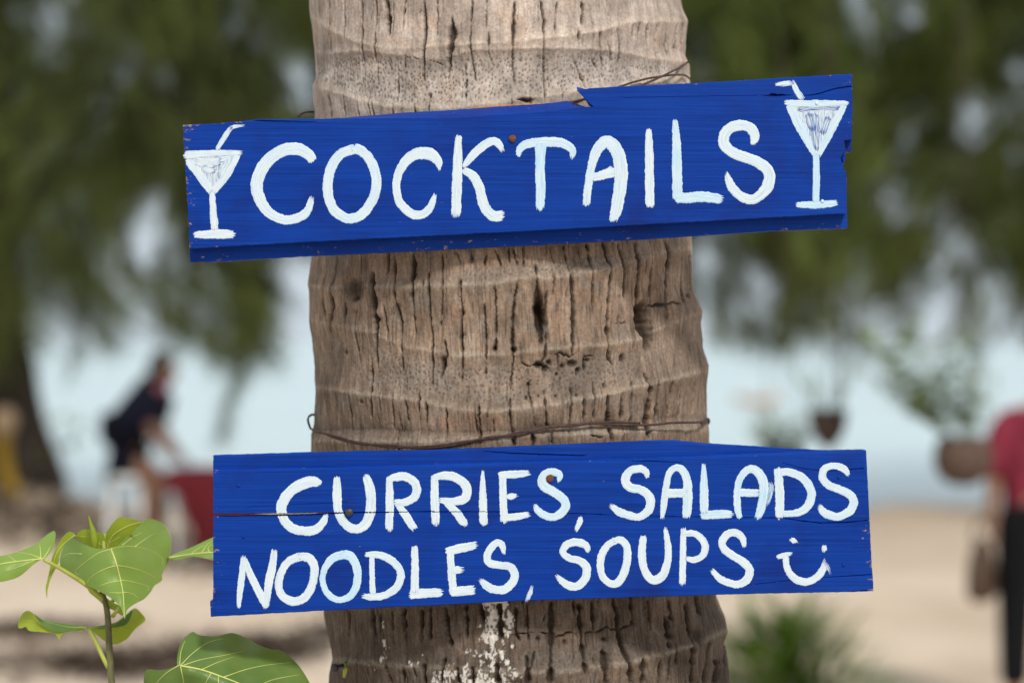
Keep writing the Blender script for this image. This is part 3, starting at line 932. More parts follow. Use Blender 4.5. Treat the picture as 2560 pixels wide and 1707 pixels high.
def shift1(x, y):
    # the broken upper edge slopes back and up, so that it shows as a lit facet
    if 640 < x < 1470 and y < 300:
        return 0.0, -25.0 * min(1, max(0, x - 740) / 380.0) * min(1, max(0, 1478 - x) / 60.0)
    return 0.0, 0.0


g1 = [conv([(1075, 240, 3, 4), (1110, 235, 26, 14), (1165, 236, 22, 14), (1230, 236, 4, 6)], *cC),
      conv([(1360, 240, 2.2, 3), (1430, 232, 4, 5), (1500, 216, 4, 5), (1600, 187, 4.5, 5), (1720, 170, 5, 6)], *cC),
      conv([(560, 424, 3, 4), (640, 428, 5, 6), (760, 434, 5, 5), (900, 436, 3.5, 4), (1050, 436, 2.5, 2)], *cA),
      conv([(0, 255, 1.8, 1.5), (300, 250, 1.8, 1.5), (700, 242, 1.8, 1.5), (1050, 238, 2, 2)], *cC),
      conv([(1640, 705, 6, 5), (1650, 770, 7, 6), (1668, 800, 4, 4)], *cC)]
g1 = [[(p[0], p[1], p[2] if p[2] < 8 else p[2] / 3.0, p[3]) for p in g] for g in g1]
board('plank', top_poly, D_TOP, 0.017, M_BLUE, sign1, g1, 0.6, 3, 1.5, wear1, shift1)
lip_poly = [(474, 617), (700, 604), (1000, 589), (1280, 575), (1560, 560), (1900, 541), (2117, 529), (2118, 571), (1950, 577), (1600, 599), (1330, 613), (1000, 630), (740, 642), (560, 654), (476, 656)]
board('lower_lip', lip_poly, D_TOP + 0.0115, 0.0075, M_BLUE, sign1, (), 0.7, 5, 1.2, lambda x, y: 0.20 if y > 612 - (x - 475) * 0.051 + 22 else 0.0)
board('broken_tongue', [(2104, 340), (2130, 340), (2130, 352), (2127, 381), (2116, 379), (2104, 378)], D_TOP + 0.007, 0.010, M_BLUE, sign1, (), 0.5, 6, 1.0, lambda x, y: 0.2)

# lower sign: the board has split along its length
split_u = [(533, 1283), (620, 1283), (700, 1282.5), (780, 1281.5), (870, 1279.5), (960, 1279), (1060, 1277.6), (1200, 1278), (1330, 1279), (1600, 1289), (1800, 1292), (1960, 1294.5), (2000, 1300), (2050, 1306), (2110, 1304.5), (2174, 1299)]
gap = [7.5, 7, 6.5, 5.5, 2.6, 2.0, 1.6, 1.2, 0.6, 0.5, 0.5, 1.2, 1.8, 2.0, 1.8, 2.0]
split_l = [(p[0], p[1] + g) for p, g in zip(split_u, gap)]
face_top = [(533, 1175), (800, 1168), (1060, 1161), (1300, 1154), (1460, 1149), (1640, 1143), (1800, 1137), (1900, 1132), (2050, 1127), (2165, 1125)]


def wear2(x, y):
    e = 0.0
    if x < 555: e += 0.26
    if x > 2145: e += 0.30 * (x - 2145) / 35
    if y > 1462 and x > 1900: e += 0.08
    return e


g2a = [conv([(1340, 222, 2, 2), (1500, 225, 4, 4), (1660, 232, 4, 4), (1800, 236, 4.5, 4), (2000, 242, 3, 3), (2090, 246, 2.5, 2)], *cE),
       conv([(1100, 250, 2, 2), (1300, 300, 2.2, 2), (1500, 315, 2, 2), (1700, 298, 3.2, 4), (1788, 294, 4, 5)], *cF),
       conv([(400, 610, 1.6, 1.5), (800, 590, 1.6, 1.5), (1200, 570, 1.6, 1.2)], *cD)]
g2b = [conv([(640, 1262, 1.8, 2), (900, 1238, 2.2, 2), (1200, 1205, 2.6, 2.5), (1500, 1182, 3, 3), (1836, 1160, 3.5, 4)], *cF),
       conv([(1600, 1300, 2, 2), (1700, 1298, 4, 4), (1830, 1290, 4, 4)], *cF)]
board('plank', face_top + [(2174, 1299)] + split_u[::-1][1:], D_LOW, 0.018, M_BLUE, sign2, g2a, 0.5, 11, lambda x, y: 7.0 if y < 1177 else 1.3, wear2)
board('plank', split_l + [(2179, 1400), (2184, 1477), (2127, 1479), (1900, 1483), (1620, 1491), (1300, 1501), (1100, 1511), (800, 1526), (527, 1541), (525, 1502), (533, 1500), (533, 1400)], D_LOW, 0.018, M_BLUE, sign2, g2b, 0.6, 12, 1.3, wear2)
tongue = [(533, 1138), (700, 1133), (880, 1128), (1060, 1125.5), (1250, 1118), (1450, 1109), (1620, 1101.5), (1690, 1100.5), (1760, 1108), (1850, 1113), (1960, 1120), (2056, 1125.5), (1960, 1136), (1800, 1145), (1460, 1158), (1060, 1170), (533, 1184)]
g2c = [conv([(500, 155, 2, 2), (620, 166, 4, 4), (900, 180, 5, 5), (1100, 186, 5, 5), (1300, 192, 4, 4)], *cE)]
board('tongue', tongue, D_LOW + 0.0075, 0.0105, M_BLUE, sign2, g2c, 0.6, 13, lambda x, y: 5.0 if y < 1139 - max(0, (x - 533) * 0.02) else 1.2)


# ------------------------------------------------------------------ brush lettering
def in_gap(x, y):
    xs = [p[0] for p in split_u]
    u = np.interp(x, xs, [p[1] for p in split_u]); g = np.interp(x, xs, gap)
    return (g > 1.1) and (u - 0.3 < y < u + g + 0.3)


_lift = [0]


def stroke(pts, frame, d, tint=0.0, dry=0.0, ends=(1, 1), seed=None):
    """one pull of a flat brush: pts are (x, y, width) in crop units"""
    s = frame[2]
    q = catmull([(frame[0] + p[0] / s, frame[1] + p[1] / s, p[2] * 0.95 / s) for p in pts], 1.9)
    N = 17
    m = len(q)
    t = np.gradient(q[:, :2], axis=0)
    t /= (np.linalg.norm(t, axis=1, keepdims=True) + 1e-9)
    nv = np.stack([-t[:, 1], t[:, 0]], -1)
    arc = np.concatenate([[0], np.cumsum(np.linalg.norm(np.diff(q[:, :2], axis=0), axis=1))])
    sd = rnd.random() * 100 if seed is None else seed
    vs = np.linspace(-1, 1, N)
    e0 = rng.uniform(-4.0, 2.5, N) * ends[0]; e1 = rng.uniform(-3.0, 6.5, N) * ends[1]
    # rounded brush ends
    r0 = (1 - np.sqrt(np.clip(1 - vs ** 2 * 0.9, 0, 1))) * q[0, 2] * 0.35
    r1 = (1 - np.sqrt(np.clip(1 - vs ** 2 * 0.9, 0, 1))) * q[-1, 2] * 0.35
    lo = np.minimum(arc, 14) / 14; hi = np.minimum(arc[-1] - arc, 14) / 14
    V, UV, A = [], [], []
    _lift[0] += 1
    base = 0.00008 + 0.00003 * (_lift[0] % 5)
    for i in range(m):
        wl = q[i, 2] * 0.5 * (1 + 0.07 * (vnoise(arc[i] / 9 + sd, sd, 81) - 0.5) * 2) + (vnoise(arc[i] / 2.4 + sd, sd + 9, 83) - 0.5) * 1.7
        wr = q[i, 2] * 0.5 * (1 + 0.07 * (vnoise(arc[i] / 9 + sd, sd + 50, 85) - 0.5) * 2) + (vnoise(arc[i] / 2.4 + sd, sd + 70, 87) - 0.5) * 1.7
        for k, v in enumerate(vs):
            off = v * (wl if v < 0 else wr)
            sh = (r0[k] + e0[k]) * (1 - lo[i]) - (r1[k] + e1[k] * -1) * (1 - hi[i])
            x = q[i, 0] + nv[i, 0] * off + t[i, 0] * sh
            y = q[i, 1] + nv[i, 1] * off + t[i, 1] * sh
            h = 0.00003 if k in (0, N - 1) else base + 0.00003 * (1 - v ** 4) + 0.00009 * (vnoise(v * 9 + sd, arc[i] / 60, 89))
            p = P(x, y, d - h)
            V.append((p.x, p.y, p.z, x, y))
            UV.append((arc[i] / 40.0 + sd, v * q[i, 2] / 26.0 + sd))
            edge = abs(v) ** 5
            A.append(((0.10 + tint) * (0.6 + 0.8 * vnoise(arc[i] / 30 + sd, sd, 91)), min(1, dry + 0.14 + 0.26 * edge + 0.45 * (1 - hi[i]) ** 2 + 0.25 * (1 - lo[i]) ** 2), 0, 1))
    Fc = []
    for i in range(m - 1):
        for k in range(N - 1):
            a = i * N + k
            cx_ = (V[a][3] + V[a + N + 1][3]) / 2; cy_ = (V[a][4] + V[a + N + 1][4]) / 2
            if d == D_LOW and 1270 < cy_ < 1312 and in_gap(cx_, cy_): continue
            Fc.append((a, a + 1, a + N + 1, a + N))
    return V, Fc, UV, A


def fill_poly(pts, frame, d, tint, dry):
    """thin wash of paint inside a painted glass"""
    s = frame[2]
    poly = [Vector((frame[0] + p[0] / s, frame[1] + p[1] / s)) for p in pts]
    bx = resample([(p.x, p.y) for p in poly], 4)
    P2 = [Vector(p) for p in bx]
    E = [(i, (i + 1) % len(bx)) for i in range(len(bx))]
    vo, eo, fo, *_ = delaunay_2d_cdt(P2, E, [], 1, 1e-4)
    V, UV, A = [], [], []
    for p in vo:
        w3 = P(p.x, p.y, d - 0.00006)
        V.append((w3.x, w3.y, w3.z, p.x, p.y))
        UV.append((p.y / 40.0, p.x / 12.0)); A.append((tint, dry, 0, 1))
    return V, [tuple(f) for f in fo], UV, A


def painted(name, parts, parent):
    V, Fc, UV, A = [], [], [], []
    for v, f, u, a in parts:
        o = len(V)
        V += v; UV += u; A += a
        Fc += [tuple(i + o for i in g) for g in f]
    ob = mesh_obj(name, [v[:3] for v in V], Fc, M_WHITE, parent, True, UV)
    at = ob.data.color_attributes.new('stroke', 'FLOAT_COLOR', 'POINT')
    at.data.foreach_set('color', np.array(A, dtype=np.float32).ravel())
    return ob


def W(pts, w):
    """same width along the stroke, or list of widths"""
    if hasattr(w, '__len__'):
        ws = np.interp(np.linspace(0, 1, len(pts)), np.linspace(0, 1, len(w)), w)
    else: ws = [w] * len(pts)
    return [(p[0], p[1], float(x)) for p, x in zip(pts, ws)]


T = D_TOP
painted('painted_glass', [
    fill_poly([(90, 680), (470, 680), (275, 960)], cA, T, 0.1, 0.55),
    stroke(W([(300, 720), (400, 715), (330, 850)], 60), cA, T, 0.2, 0.3), stroke(W([(150, 735), (240, 750), (330, 730)], 70), cA, T, 0.0, 0.2), stroke(W([(200, 790), (290, 800)], 60), cA, T, 0, 0.25),
    stroke(W([(62, 690), (200, 678), (350, 672), (490, 672)], [75, 55, 48, 42]), cA, T, 0.1, 0.15), stroke(W([(90, 720), (180, 840), (270, 970)], [70, 72, 60]), cA, T, 0.1, 0.1),
    stroke(W([(472, 675), (380, 830), (278, 970)], [45, 70, 55]), cA, T, 0.1, 0.1), stroke(W([(272, 965), (276, 1050), (284, 1150), (292, 1262)], [46, 50, 58, 60]), cA, T, 0.0, 0.1),
    stroke(W([(138, 1288), (290, 1283), (435, 1284)], [50, 72, 66]), cA, T, 0.0, 0.0), stroke(W([(306, 648), (355, 570), (412, 480)], [34, 42, 36]), cA, T, 0.25, 0.2), stroke(W([(405, 484), (450, 472), (508, 465)], [34, 28, 16]), cA, T, 0.2, 0.3)], sign1)
painted('letter', [stroke(W([(1036, 735), (985, 672), (900, 640), (800, 655), (700, 720), (637, 810), (608, 900), (620, 990), (670, 1085), (740, 1148), (830, 1175), (920, 1160), (988, 1110), (1024, 1012)], [72, 92, 98, 95, 98, 98, 92, 80, 72, 72, 70, 40]), cA, T, 0.15)], sign1)
painted('letter', [stroke(W([(1360, 636), (1240, 682), (1175, 770), (1145, 890), (1150, 1000), (1190, 1098), (1260, 1153), (1325, 1165), (1395, 1140), (1462, 1060), (1506, 950), (1505, 830), (1462, 725), (1400, 658), (1330, 632)], 78), cA, T, 0.3)], sign1)
painted('letter', [stroke(W([(298, 800), (285, 735), (235, 685), (165, 671), (90, 695), (20, 765), (-18, 850), (-28, 930), (-12, 1020), (30, 1085), (105, 1136), (180, 1130), (232, 1075), (262, 988)], [24, 72, 95, 98, 82, 70, 64, 64, 68, 70, 68, 60, 34]), cB, T, 0.1)], sign1)
painted('letter', [stroke(W([(442, 540), (432, 800), (423, 1145)], [50, 78, 76]), cB, T, 0.0, 0.1), stroke(W([(480, 775), (530, 712), (610, 632), (690, 584), (740, 600), (772, 652)], [40, 62, 68, 66, 62, 34]), cB, T, 0.1),
                   stroke(W([(476, 800), (545, 840), (598, 930), (618, 1020), (652, 1100), (708, 1147), (778, 1140)], [52, 70, 76, 78, 82, 84, 78]), cB, T, 0.05)], sign1)
painted('letter', [stroke(W([(892, 695), (905, 640), (960, 604), (1080, 590), (1200, 592), (1270, 620), (1302, 660), (1296, 706)], [38, 58, 70, 76, 76, 66, 56, 38]), cB, T, 0.45), stroke(W([(1060, 600), (1056, 750), (1060, 950), (1054, 1096)], [90, 76, 78, 66]), cB, T, 0.75, 0.05)], sign1)
painted('letter', [stroke(W([(1405, 1066), (1415, 950), (1438, 800), (1480, 662), (1542, 592), (1604, 612), (1652, 705), (1666, 830), (1655, 960), (1632, 1095), (1604, 1180)], [60, 64, 66, 80, 96, 100, 104, 106, 100, 90, 62]), cB, T, 0.25),
                   stroke(W([(1448, 858), (1530, 838), (1620, 806)], [62, 74, 90]), cB, T, 0.1)], sign1)
painted('letter', [stroke(W([(187, 495), (190, 700), (195, 1076)], [44, 68, 72]), cC, T, 0.0)], sign1)
painted('letter', [stroke(W([(384, 424), (396, 600), (400, 800), (404, 1025)], [42, 68, 78, 82]), cC, T, 0.6), stroke(W([(388, 1012), (480, 1010), (600, 1002), (738, 1020)], [80, 84, 84, 74]), cC, T, 0.5)], sign1)
painted('letter', [stroke(W([(970, 606), (986, 545), (955, 487), (890, 463), (812, 478), (758, 535), (755, 605), (808, 662), (900, 700), (990, 732), (1070, 785), (1098, 850), (1075, 935), (1010, 1002), (950, 1020), (880, 996), (822, 942), (790, 882), (774, 828)], [44, 76, 82, 82, 84, 86, 86, 84, 84, 84, 90, 92, 90, 78, 78, 74, 72, 60, 40]), cC, T, 0.12)], sign1)
painted('painted_glass', [
    fill_poly([(1245, 310), (1660, 310), (1455, 680)], cC, T, 0.2, 0.50), stroke(W([(1320, 345), (1450, 330), (1620, 335)], 40), cC, T, 0.35, 0.5), stroke(W([(1430, 380), (1440, 520), (1450, 640)], [90, 70, 40]), cC, T, 0.3, 0.5), stroke(W([(1390, 380), (1420, 500)], 60), cC, T, 0.3, 0.55), stroke(W([(1540, 400), (1500, 520)], 50), cC, T, 0.3, 0.5),
    stroke(W([(1214, 292), (1350, 300), (1500, 298), (1690, 296)], [40, 54, 50, 34]), cC, T, 0.35), stroke(W([(1240, 305), (1330, 480), (1448, 695)], [54, 74, 48]), cC, T, 0.45), stroke(W([(1664, 305), (1562, 500), (1466, 690)], [48, 62, 40]), cC, T, 0.45),
    stroke(W([(1447, 680), (1450, 850), (1447, 1042)], [46, 54, 56]), cC, T, 0.85), stroke(W([(1300, 1062), (1450, 1062), (1606, 1048)], [44, 60, 48]), cC, T, 0.75),
    stroke(W([(1146, 156), (1200, 150), (1268, 145)], [26, 44, 36]), cC, T, 0.2, 0.25), stroke(W([(1268, 135), (1300, 200), (1345, 268)], [34, 46, 48]), cC, T, 0.3, 0.2)], sign1)

T = D_LOW
sub = sign2
painted('letter', [stroke(W([(985, 412), (900, 404), (800, 440), (722, 500), (672, 580), (666, 640), (692, 722), (760, 785), (870, 808), (950, 790), (1002, 740), (1030, 676)], [70, 92, 92, 90, 90, 84, 80, 78, 80, 74, 64, 42]), cD, T, 0.05)], sub)
painted('letter', [stroke(W([(1118, 365), (1120, 500), (1125, 620), (1152, 702), (1212, 770), (1280, 790), (1348, 752), (1388, 660), (1396, 550), (1386, 450), (1352, 356)], [56, 76, 74, 74, 76, 76, 84, 88, 84, 86, 60]), cD, T, 0.05)], sub)
painted('letter', [stroke(W([(1545, 365), (1550, 560), (1543, 796)], [54, 70, 66]), cD, T, 0.1), stroke(W([(1535, 390), (1600, 366), (1682, 366), (1750, 410), (1770, 480), (1742, 538), (1672, 572), (1585, 572)], [50, 70, 76, 76, 72, 70, 66, 54]), cD, T, 0.1), stroke(W([(1610, 580), (1680, 680), (1750, 792)], [52, 70, 66]), cD, T, 0.0)], sub)
painted('letter', [stroke(W([(85, 350), (88, 550), (95, 752)], [60, 74, 70]), cE, T), stroke(W([(75, 372), (160, 354), (250, 366), (330, 422), (352, 490), (322, 546), (232, 566), (130, 556)], [50, 70, 74, 78, 80, 78, 66, 50]), cE, T), stroke(W([(180, 580), (270, 662), (335, 756)], [50, 74, 68]), cE, T)], sub)
painted('letter', [stroke(W([(480, 315), (480, 540), (488, 752)], [24, 66, 74]), cE, T)], sub)
painted('letter', [stroke(W([(642, 330), (646, 530), (656, 732)], [60, 64, 66]), cE, T), stroke(W([(612, 350), (720, 345), (858, 334)], [58, 66, 52]), cE, T), stroke(W([(675, 526), (715, 524), (758, 520)], [50, 54, 34]), cE, T), stroke(W([(632, 700), (740, 690), (858, 672)], [60, 62, 50]), cE, T)], sub)
painted('letter', [stroke(W([(1100, 402), (1108, 350), (1060, 325), (992, 345), (965, 400), (992, 450), (1062, 490), (1122, 532), (1158, 588), (1130, 652), (1060, 690), (990, 680), (932, 642), (905, 598)], [36, 62, 66, 74, 78, 80, 78, 78, 78, 74, 66, 66, 62, 40]), cE, T, 0.55)], sub)
painted('comma', [stroke(W([(1276, 692), (1272, 732), (1240, 802)], [38, 48, 34]), cE, T)], sub)
painted('letter', [stroke(W([(1822, 372), (1812, 322), (1760, 298), (1692, 312), (1650, 360), (1652, 420), (1700, 455), (1770, 470), (1830, 512), (1850, 572), (1830, 640), (1760, 690), (1680, 680), (1592, 648), (1528, 598)], [36, 56, 62, 66, 72, 78, 74, 70, 76, 78, 74, 62, 66, 66, 44]), cE, T, 0.2)], sub)
painted('letter', [stroke(W([(116, 700), (130, 580), (150, 430), (176, 332), (226, 290), (282, 312), (320, 400), (325, 530), (316, 692)], [34, 58, 56, 56, 58, 66, 74, 80, 76]), cF, T, 0.3), stroke(W([(140, 502), (225, 496), (310, 494)], [76, 76, 70]), cF, T, 0.2)], sub)
painted('letter', [stroke(W([(454, 262), (458, 450), (458, 660)], [34, 70, 68]), cF, T, 0.55), stroke(W([(430, 680), (550, 672), (684, 668)], [66, 74, 66]), cF, T, 0.5)], sub)
painted('letter', [stroke(W([(748, 700), (730, 600), (728, 480), (752, 380), (802, 316), (852, 302), (910, 340), (944, 420), (945, 530), (925, 620), (892, 700)], [48, 60, 58, 60, 64, 70, 80, 84, 84, 76, 52]), cF, T, 0.5), stroke(W([(742, 492), (820, 494), (905, 498)], 68), cF, T, 0.4), stroke(W([(1000, 410), (1004, 480), (972, 600)], [34, 48, 26]), cF, T, 0.6, 0.45)], sub)
painted('letter', [stroke(W([(1060, 292), (1074, 480), (1076, 698)], [66, 76, 76]), cF, T, 0.15), stroke(W([(1060, 326), (1150, 326), (1262, 372), (1330, 470), (1322, 570), (1262, 640), (1180, 664), (1090, 666)], [60, 66, 72, 74, 74, 66, 58, 50]), cF, T, 0.35)], sub)
painted('letter', [stroke(W([(1634, 350), (1602, 300), (1520, 274), (1442, 300), (1425, 370), (1472, 430), (1560, 466), (1650, 512), (1680, 572), (1650, 640), (1560, 688), (1480, 676), (1432, 648), (1402, 602)], [36, 62, 56, 62, 66, 68, 68, 74, 74, 74, 66, 74, 66, 42]), cF, T, 0.3)], sub)
painted('letter', [stroke(W([(315, 1430), (326, 1300), (345, 1150), (356, 1015)], [32, 52, 56, 44]), cD, T, 0.1), stroke(W([(358, 1030), (420, 1180), (500, 1340), (540, 1432)], [50, 62, 66, 40]), cD, T), stroke(W([(538, 1425), (560, 1240), (590, 1100), (606, 968)], [48, 72, 68, 52]), cD, T)], sub)
painted('letter', [stroke(W([(820, 1010), (725, 1055), (665, 1140), (642, 1240), (662, 1320), (720, 1368), (790, 1380), (862, 1340), (912, 1258), (934, 1150), (925, 1070), (880, 1022), (800, 1012)], [72, 70, 66, 66, 70, 74, 74, 72, 70, 72, 76, 76, 72]), cD, T, 0.0, 0.1)], sub)
painted('letter', [stroke(W([(1190, 994), (1085, 1028), (1022, 1110), (1000, 1200), (1025, 1290), (1080, 1350), (1150, 1367), (1222, 1340), (1270, 1270), (1287, 1180), (1276, 1090), (1228, 1012), (1150, 995)], [74, 70, 56, 50, 52, 56, 54, 60, 66, 68, 72, 80, 78]), cD, T, 0.8)], sub)
painted('letter', [stroke(W([(1405, 1010), (1405, 1150), (1410, 1318)], [44, 48, 52]), cD, T), stroke(W([(1350, 998), (1450, 1000), (1560, 1042), (1630, 1122), (1640, 1190), (1602, 1270), (1520, 1325), (1430, 1345), (1332, 1340)], [40, 60, 66, 66, 66, 66, 64, 60, 48]), cD, T, 0.15)], sub)
painted('letter', [stroke(W([(1752, 928), (1756, 1100), (1754, 1310)], [56, 66, 70]), cD, T), stroke(W([(1712, 1325), (1850, 1312), (1975, 1308)], [74, 80, 72]), cD, T)], sub)
painted('letter', [stroke(W([(212, 950), (224, 1130), (240, 1320)], [60, 66, 66]), cE, T), stroke(W([(178, 972), (300, 948), (428, 922)], [60, 78, 66]), cE, T), stroke(W([(232, 1126), (270, 1124), (314, 1122)], [60, 66, 58]), cE, T), stroke(W([(222, 1306), (310, 1296), (412, 1288)], [78, 84, 76]), cE, T)], sub)
painted('letter', [stroke(W([(652, 990), (636, 922), (598, 902), (542, 952), (516, 1022), (542, 1070), (630, 1086), (700, 1098), (740, 1152), (724, 1222), (660, 1280), (590, 1286), (520, 1260), (462, 1206)], [30, 56, 60, 66, 62, 66, 62, 70, 72, 74, 72, 70, 72, 46]), cE, T, 0.15)], sub)
painted('comma', [stroke(W([(882, 1258), (866, 1310), (838, 1376)], [26, 42, 36]), cE, T, 0.1, 0.35)], sub)
painted('letter', [stroke(W([(1342, 975), (1320, 922), (1240, 896), (1162, 920), (1136, 980), (1182, 1026), (1262, 1046), (1320, 1092), (1328, 1160), (1292, 1230), (1230, 1260), (1160, 1240), (1085, 1175)], [44, 64, 66, 66, 62, 60, 64, 70, 72, 72, 68, 70, 38]), cE, T, 0.0, 0.08)], sub)
painted('letter', [stroke(W([(1590, 874), (1500, 922), (1450, 1012), (1440, 1100), (1466, 1190), (1530, 1237), (1592, 1218), (1640, 1130), (1662, 1020), (1655, 930), (1612, 882), (1550, 878)], [58, 60, 64, 62, 60, 62, 66, 70, 66, 64, 62, 56]), cE, T)], sub)
painted('letter', [stroke(W([(-38, 844), (-50, 1000), (-30, 1120), (20, 1196), (78, 1200), (130, 1150), (160, 1050), (165, 950), (152, 850), (140, 788)], [62, 66, 66, 70, 74, 72, 64, 58, 46, 32]), cF, T)], sub)
painted('letter', [stroke(W([(290, 784), (286, 1000), (280, 1238)], [48, 54, 58]), cF, T), stroke(W([(275, 832), (370, 826), (440, 872), (468, 940), (440, 1012), (370, 1042), (310, 1030)], [50, 56, 60, 64, 58, 52, 42]), cF, T)], sub)
painted('letter', [stroke(W([(786, 935), (770, 862), (720, 822), (652, 830), (605, 890), (620, 950), (682, 1002), (752, 1040), (812, 1092), (830, 1142), (800, 1210), (730, 1242), (650, 1226), (580, 1190), (526, 1128)], [36, 58, 64, 66, 66, 66, 66, 68, 70, 70, 72, 64, 62, 58, 44]), cF, T)], sub)
painted('smiley_face', [stroke(W([(1165, 878), (1190, 887), (1212, 896)], [34, 48, 34]), cF, T), stroke(W([(1444, 925), (1440, 948), (1436, 968)], [36, 50, 34]), cF, T), stroke(W([(1055, 1020), (1110, 1005), (1168, 992)], [40, 46, 30]), cF, T, 0, 0.1),
                        stroke(W([(1128, 1000), (1130, 1080), (1160, 1155), (1220, 1205), (1300, 1220), (1380, 1182), (1430, 1115), (1440, 1048)], [50, 56, 62, 66, 62, 62, 58, 22]), cF, T, 0, 0.1), stroke(W([(1444, 1060), (1468, 1105), (1490, 1152)], [30, 34, 18]), cF, T, 0.2, 0.4)], sub)


def nail(x, y, d, r, parent, mat, proud=0.0022):
    c = P(x, y, d)
    prof = [(0.0, -proud), (r * 0.7, -proud * 0.95), (r * 0.95, -proud * 0.7), (r, -proud * 0.35), (r * 0.96, 0.0005)]
    V, Fc = [], []
    n = 14
    for q, (rad, z) in enumerate(prof):
        for k in range(n):
            a = 2 * math.pi * k / n
            rr_ = rad * (1 + 0.06 * math.sin(3 * a + x))
            V.append(Vector((c.x + rr_ * math.cos(a), c.y + z, c.z + rr_ * math.sin(a))))
    for q in range(len(prof) - 1):
        for k in range(n):
            k2 = (k + 1) % n
            Fc.append((q * n + k, q * n + k2, (q + 1) * n + k2, (q + 1) * n + k))
    return mesh_obj('nail', V, Fc, mat, parent)


nail(1281, 347, D_TOP, 0.0031, sign1, M_RUST)
nail(1375, 1195, D_LOW, 0.0031, sign2, M_RUST)
nail(873, 1280, D_LOW, 0.0034, sign2, M_IRON, 0.0035)
for (x, y) in ((596, 1213), (609, 1341), (2097, 1192), (2109, 1411)): nail(x, y, D_LOW, 0.0014, sign2, M_BLUE, 0.0010)
for (x, y) in ((2042, 259), (2056, 503)): nail(x, y, D_TOP, 0.0014, sign1, M_WHITE, 0.0012)


# ------------------------------------------------------------------ wires round the stem
def wire(name, runs, mat, r, label):
    root = empty(name, on_trunk(*runs[0][1][:2]) if len(runs[0]) > 1 else (0, 0, 0), label, 'wire')
    for pts in runs:
        q3 = []
        for p in pts:
            if len(p) == 3: q3.append(P(p[0], p[1], p[2]))
            else: q3.append(on_trunk(p[0], p[1], 0.0035))
        sm = catmull([tuple(v) for v in q3], 0.006)
        sm[:, 2] += (np.array([vnoise(i * 0.35, 3.0, 95) for i in range(len(sm))]) - 0.5) * 0.0010
        v, f = tube([Vector(s) for s in sm], r, 7)
        mesh_obj('strand', v, f, mat, root)
    return root


wire('tie_wire', [
    [(1505, 250), (1560, 232), (1620, 207), (1680, 180), (1712, 160), (1724, 152, 2.10)],
    [(1385, 263), (1450, 250), (1520, 226), (1590, 205), (1640, 193), (1690, 187), (1712, 189), (1725, 197, 2.10)],
    [(745, 292, 2.12), (752, 285, 2.12), (766, 279, 2.12), (786, 279, 2.13)]], M_WIRE, 0.0009, 'rusty tie wire round the palm behind the upper sign')
wire('fibre_string', [[(1180, 272), (1230, 267), (1300, 263), (1360, 262), (1420, 266)]], M_STRING, 0.0010, 'thin orange fibre string along the top of the upper sign')
wire('tie_wire', [
    [(776, 1070, 2.11), (770, 1052, 2.10), (772, 1041, 2.10), (780, 1036, 2.11), (788, 1038, 2.13)],
    [(776, 1070, 2.11), (790, 1078, 2.06), (812, 1083), (850, 1094), (900, 1106), (985, 1117), (1070, 1115), (1150, 1106), (1230, 1093), (1300, 1081), (1370, 1070), (1430, 1061), (1500, 1059), (1600, 1062), (1690, 1057), (1752, 1054), (1772, 1052, 2.12)],
    [(800, 1078), (850, 1098), (900, 1109), (985, 1114), (1070, 1119), (1150, 1109), (1230, 1091), (1300, 1085), (1370, 1066), (1430, 1064), (1500, 1056), (1600, 1056)],
    [(1752, 1056), (1768, 1046, 2.10), (1773, 1052, 2.11), (1770, 1060, 2.13)]], M_WIRE, 0.0010, 'rusty twisted wire round the palm above the lower sign')

np_ = empty('bent_nail', on_trunk(842, 1668), 'dark nail with a scrap of yellow tie, stuck in the palm at lower left', 'nail')
a = on_trunk(862, 1660, -0.004)
b = P(836, 1668, a.y - 0.022)
v, f = tube([a, (a + b) / 2, b], [0.0016, 0.0016, 0.0018], 8)
mesh_obj('shank', v, f, M_IRON, np_)
v, f = tube([b + Vector((0.001, 0.001, 0)), b + Vector((-0.001, -0.001, 0))], [0.0034, 0.0034], 10)
mesh_obj('head', v, f, M_IRON, np_)
v, f = tube([a + Vector((0.001, -0.006, 0.003)), a + Vector((0.001, -0.009, -0.003)), a + Vector((0, -0.008, -0.010))], [0.002, 0.0022, 0.0012], 6)
mesh_obj('tie_scrap', v, f, M_PETIOLE, np_)

# ------------------------------------------------------------------ young tree in front, lower left
Z4 = (0, 1260, 2.94)
sap = empty('sapling', P(279, 2600, 2.04), 'young tree with big heart shaped leaves, left of the lower sign', 'plant')
sap.location.z = 0.0


def near(d): return 1.975 + (d - 2.0) * 0.65


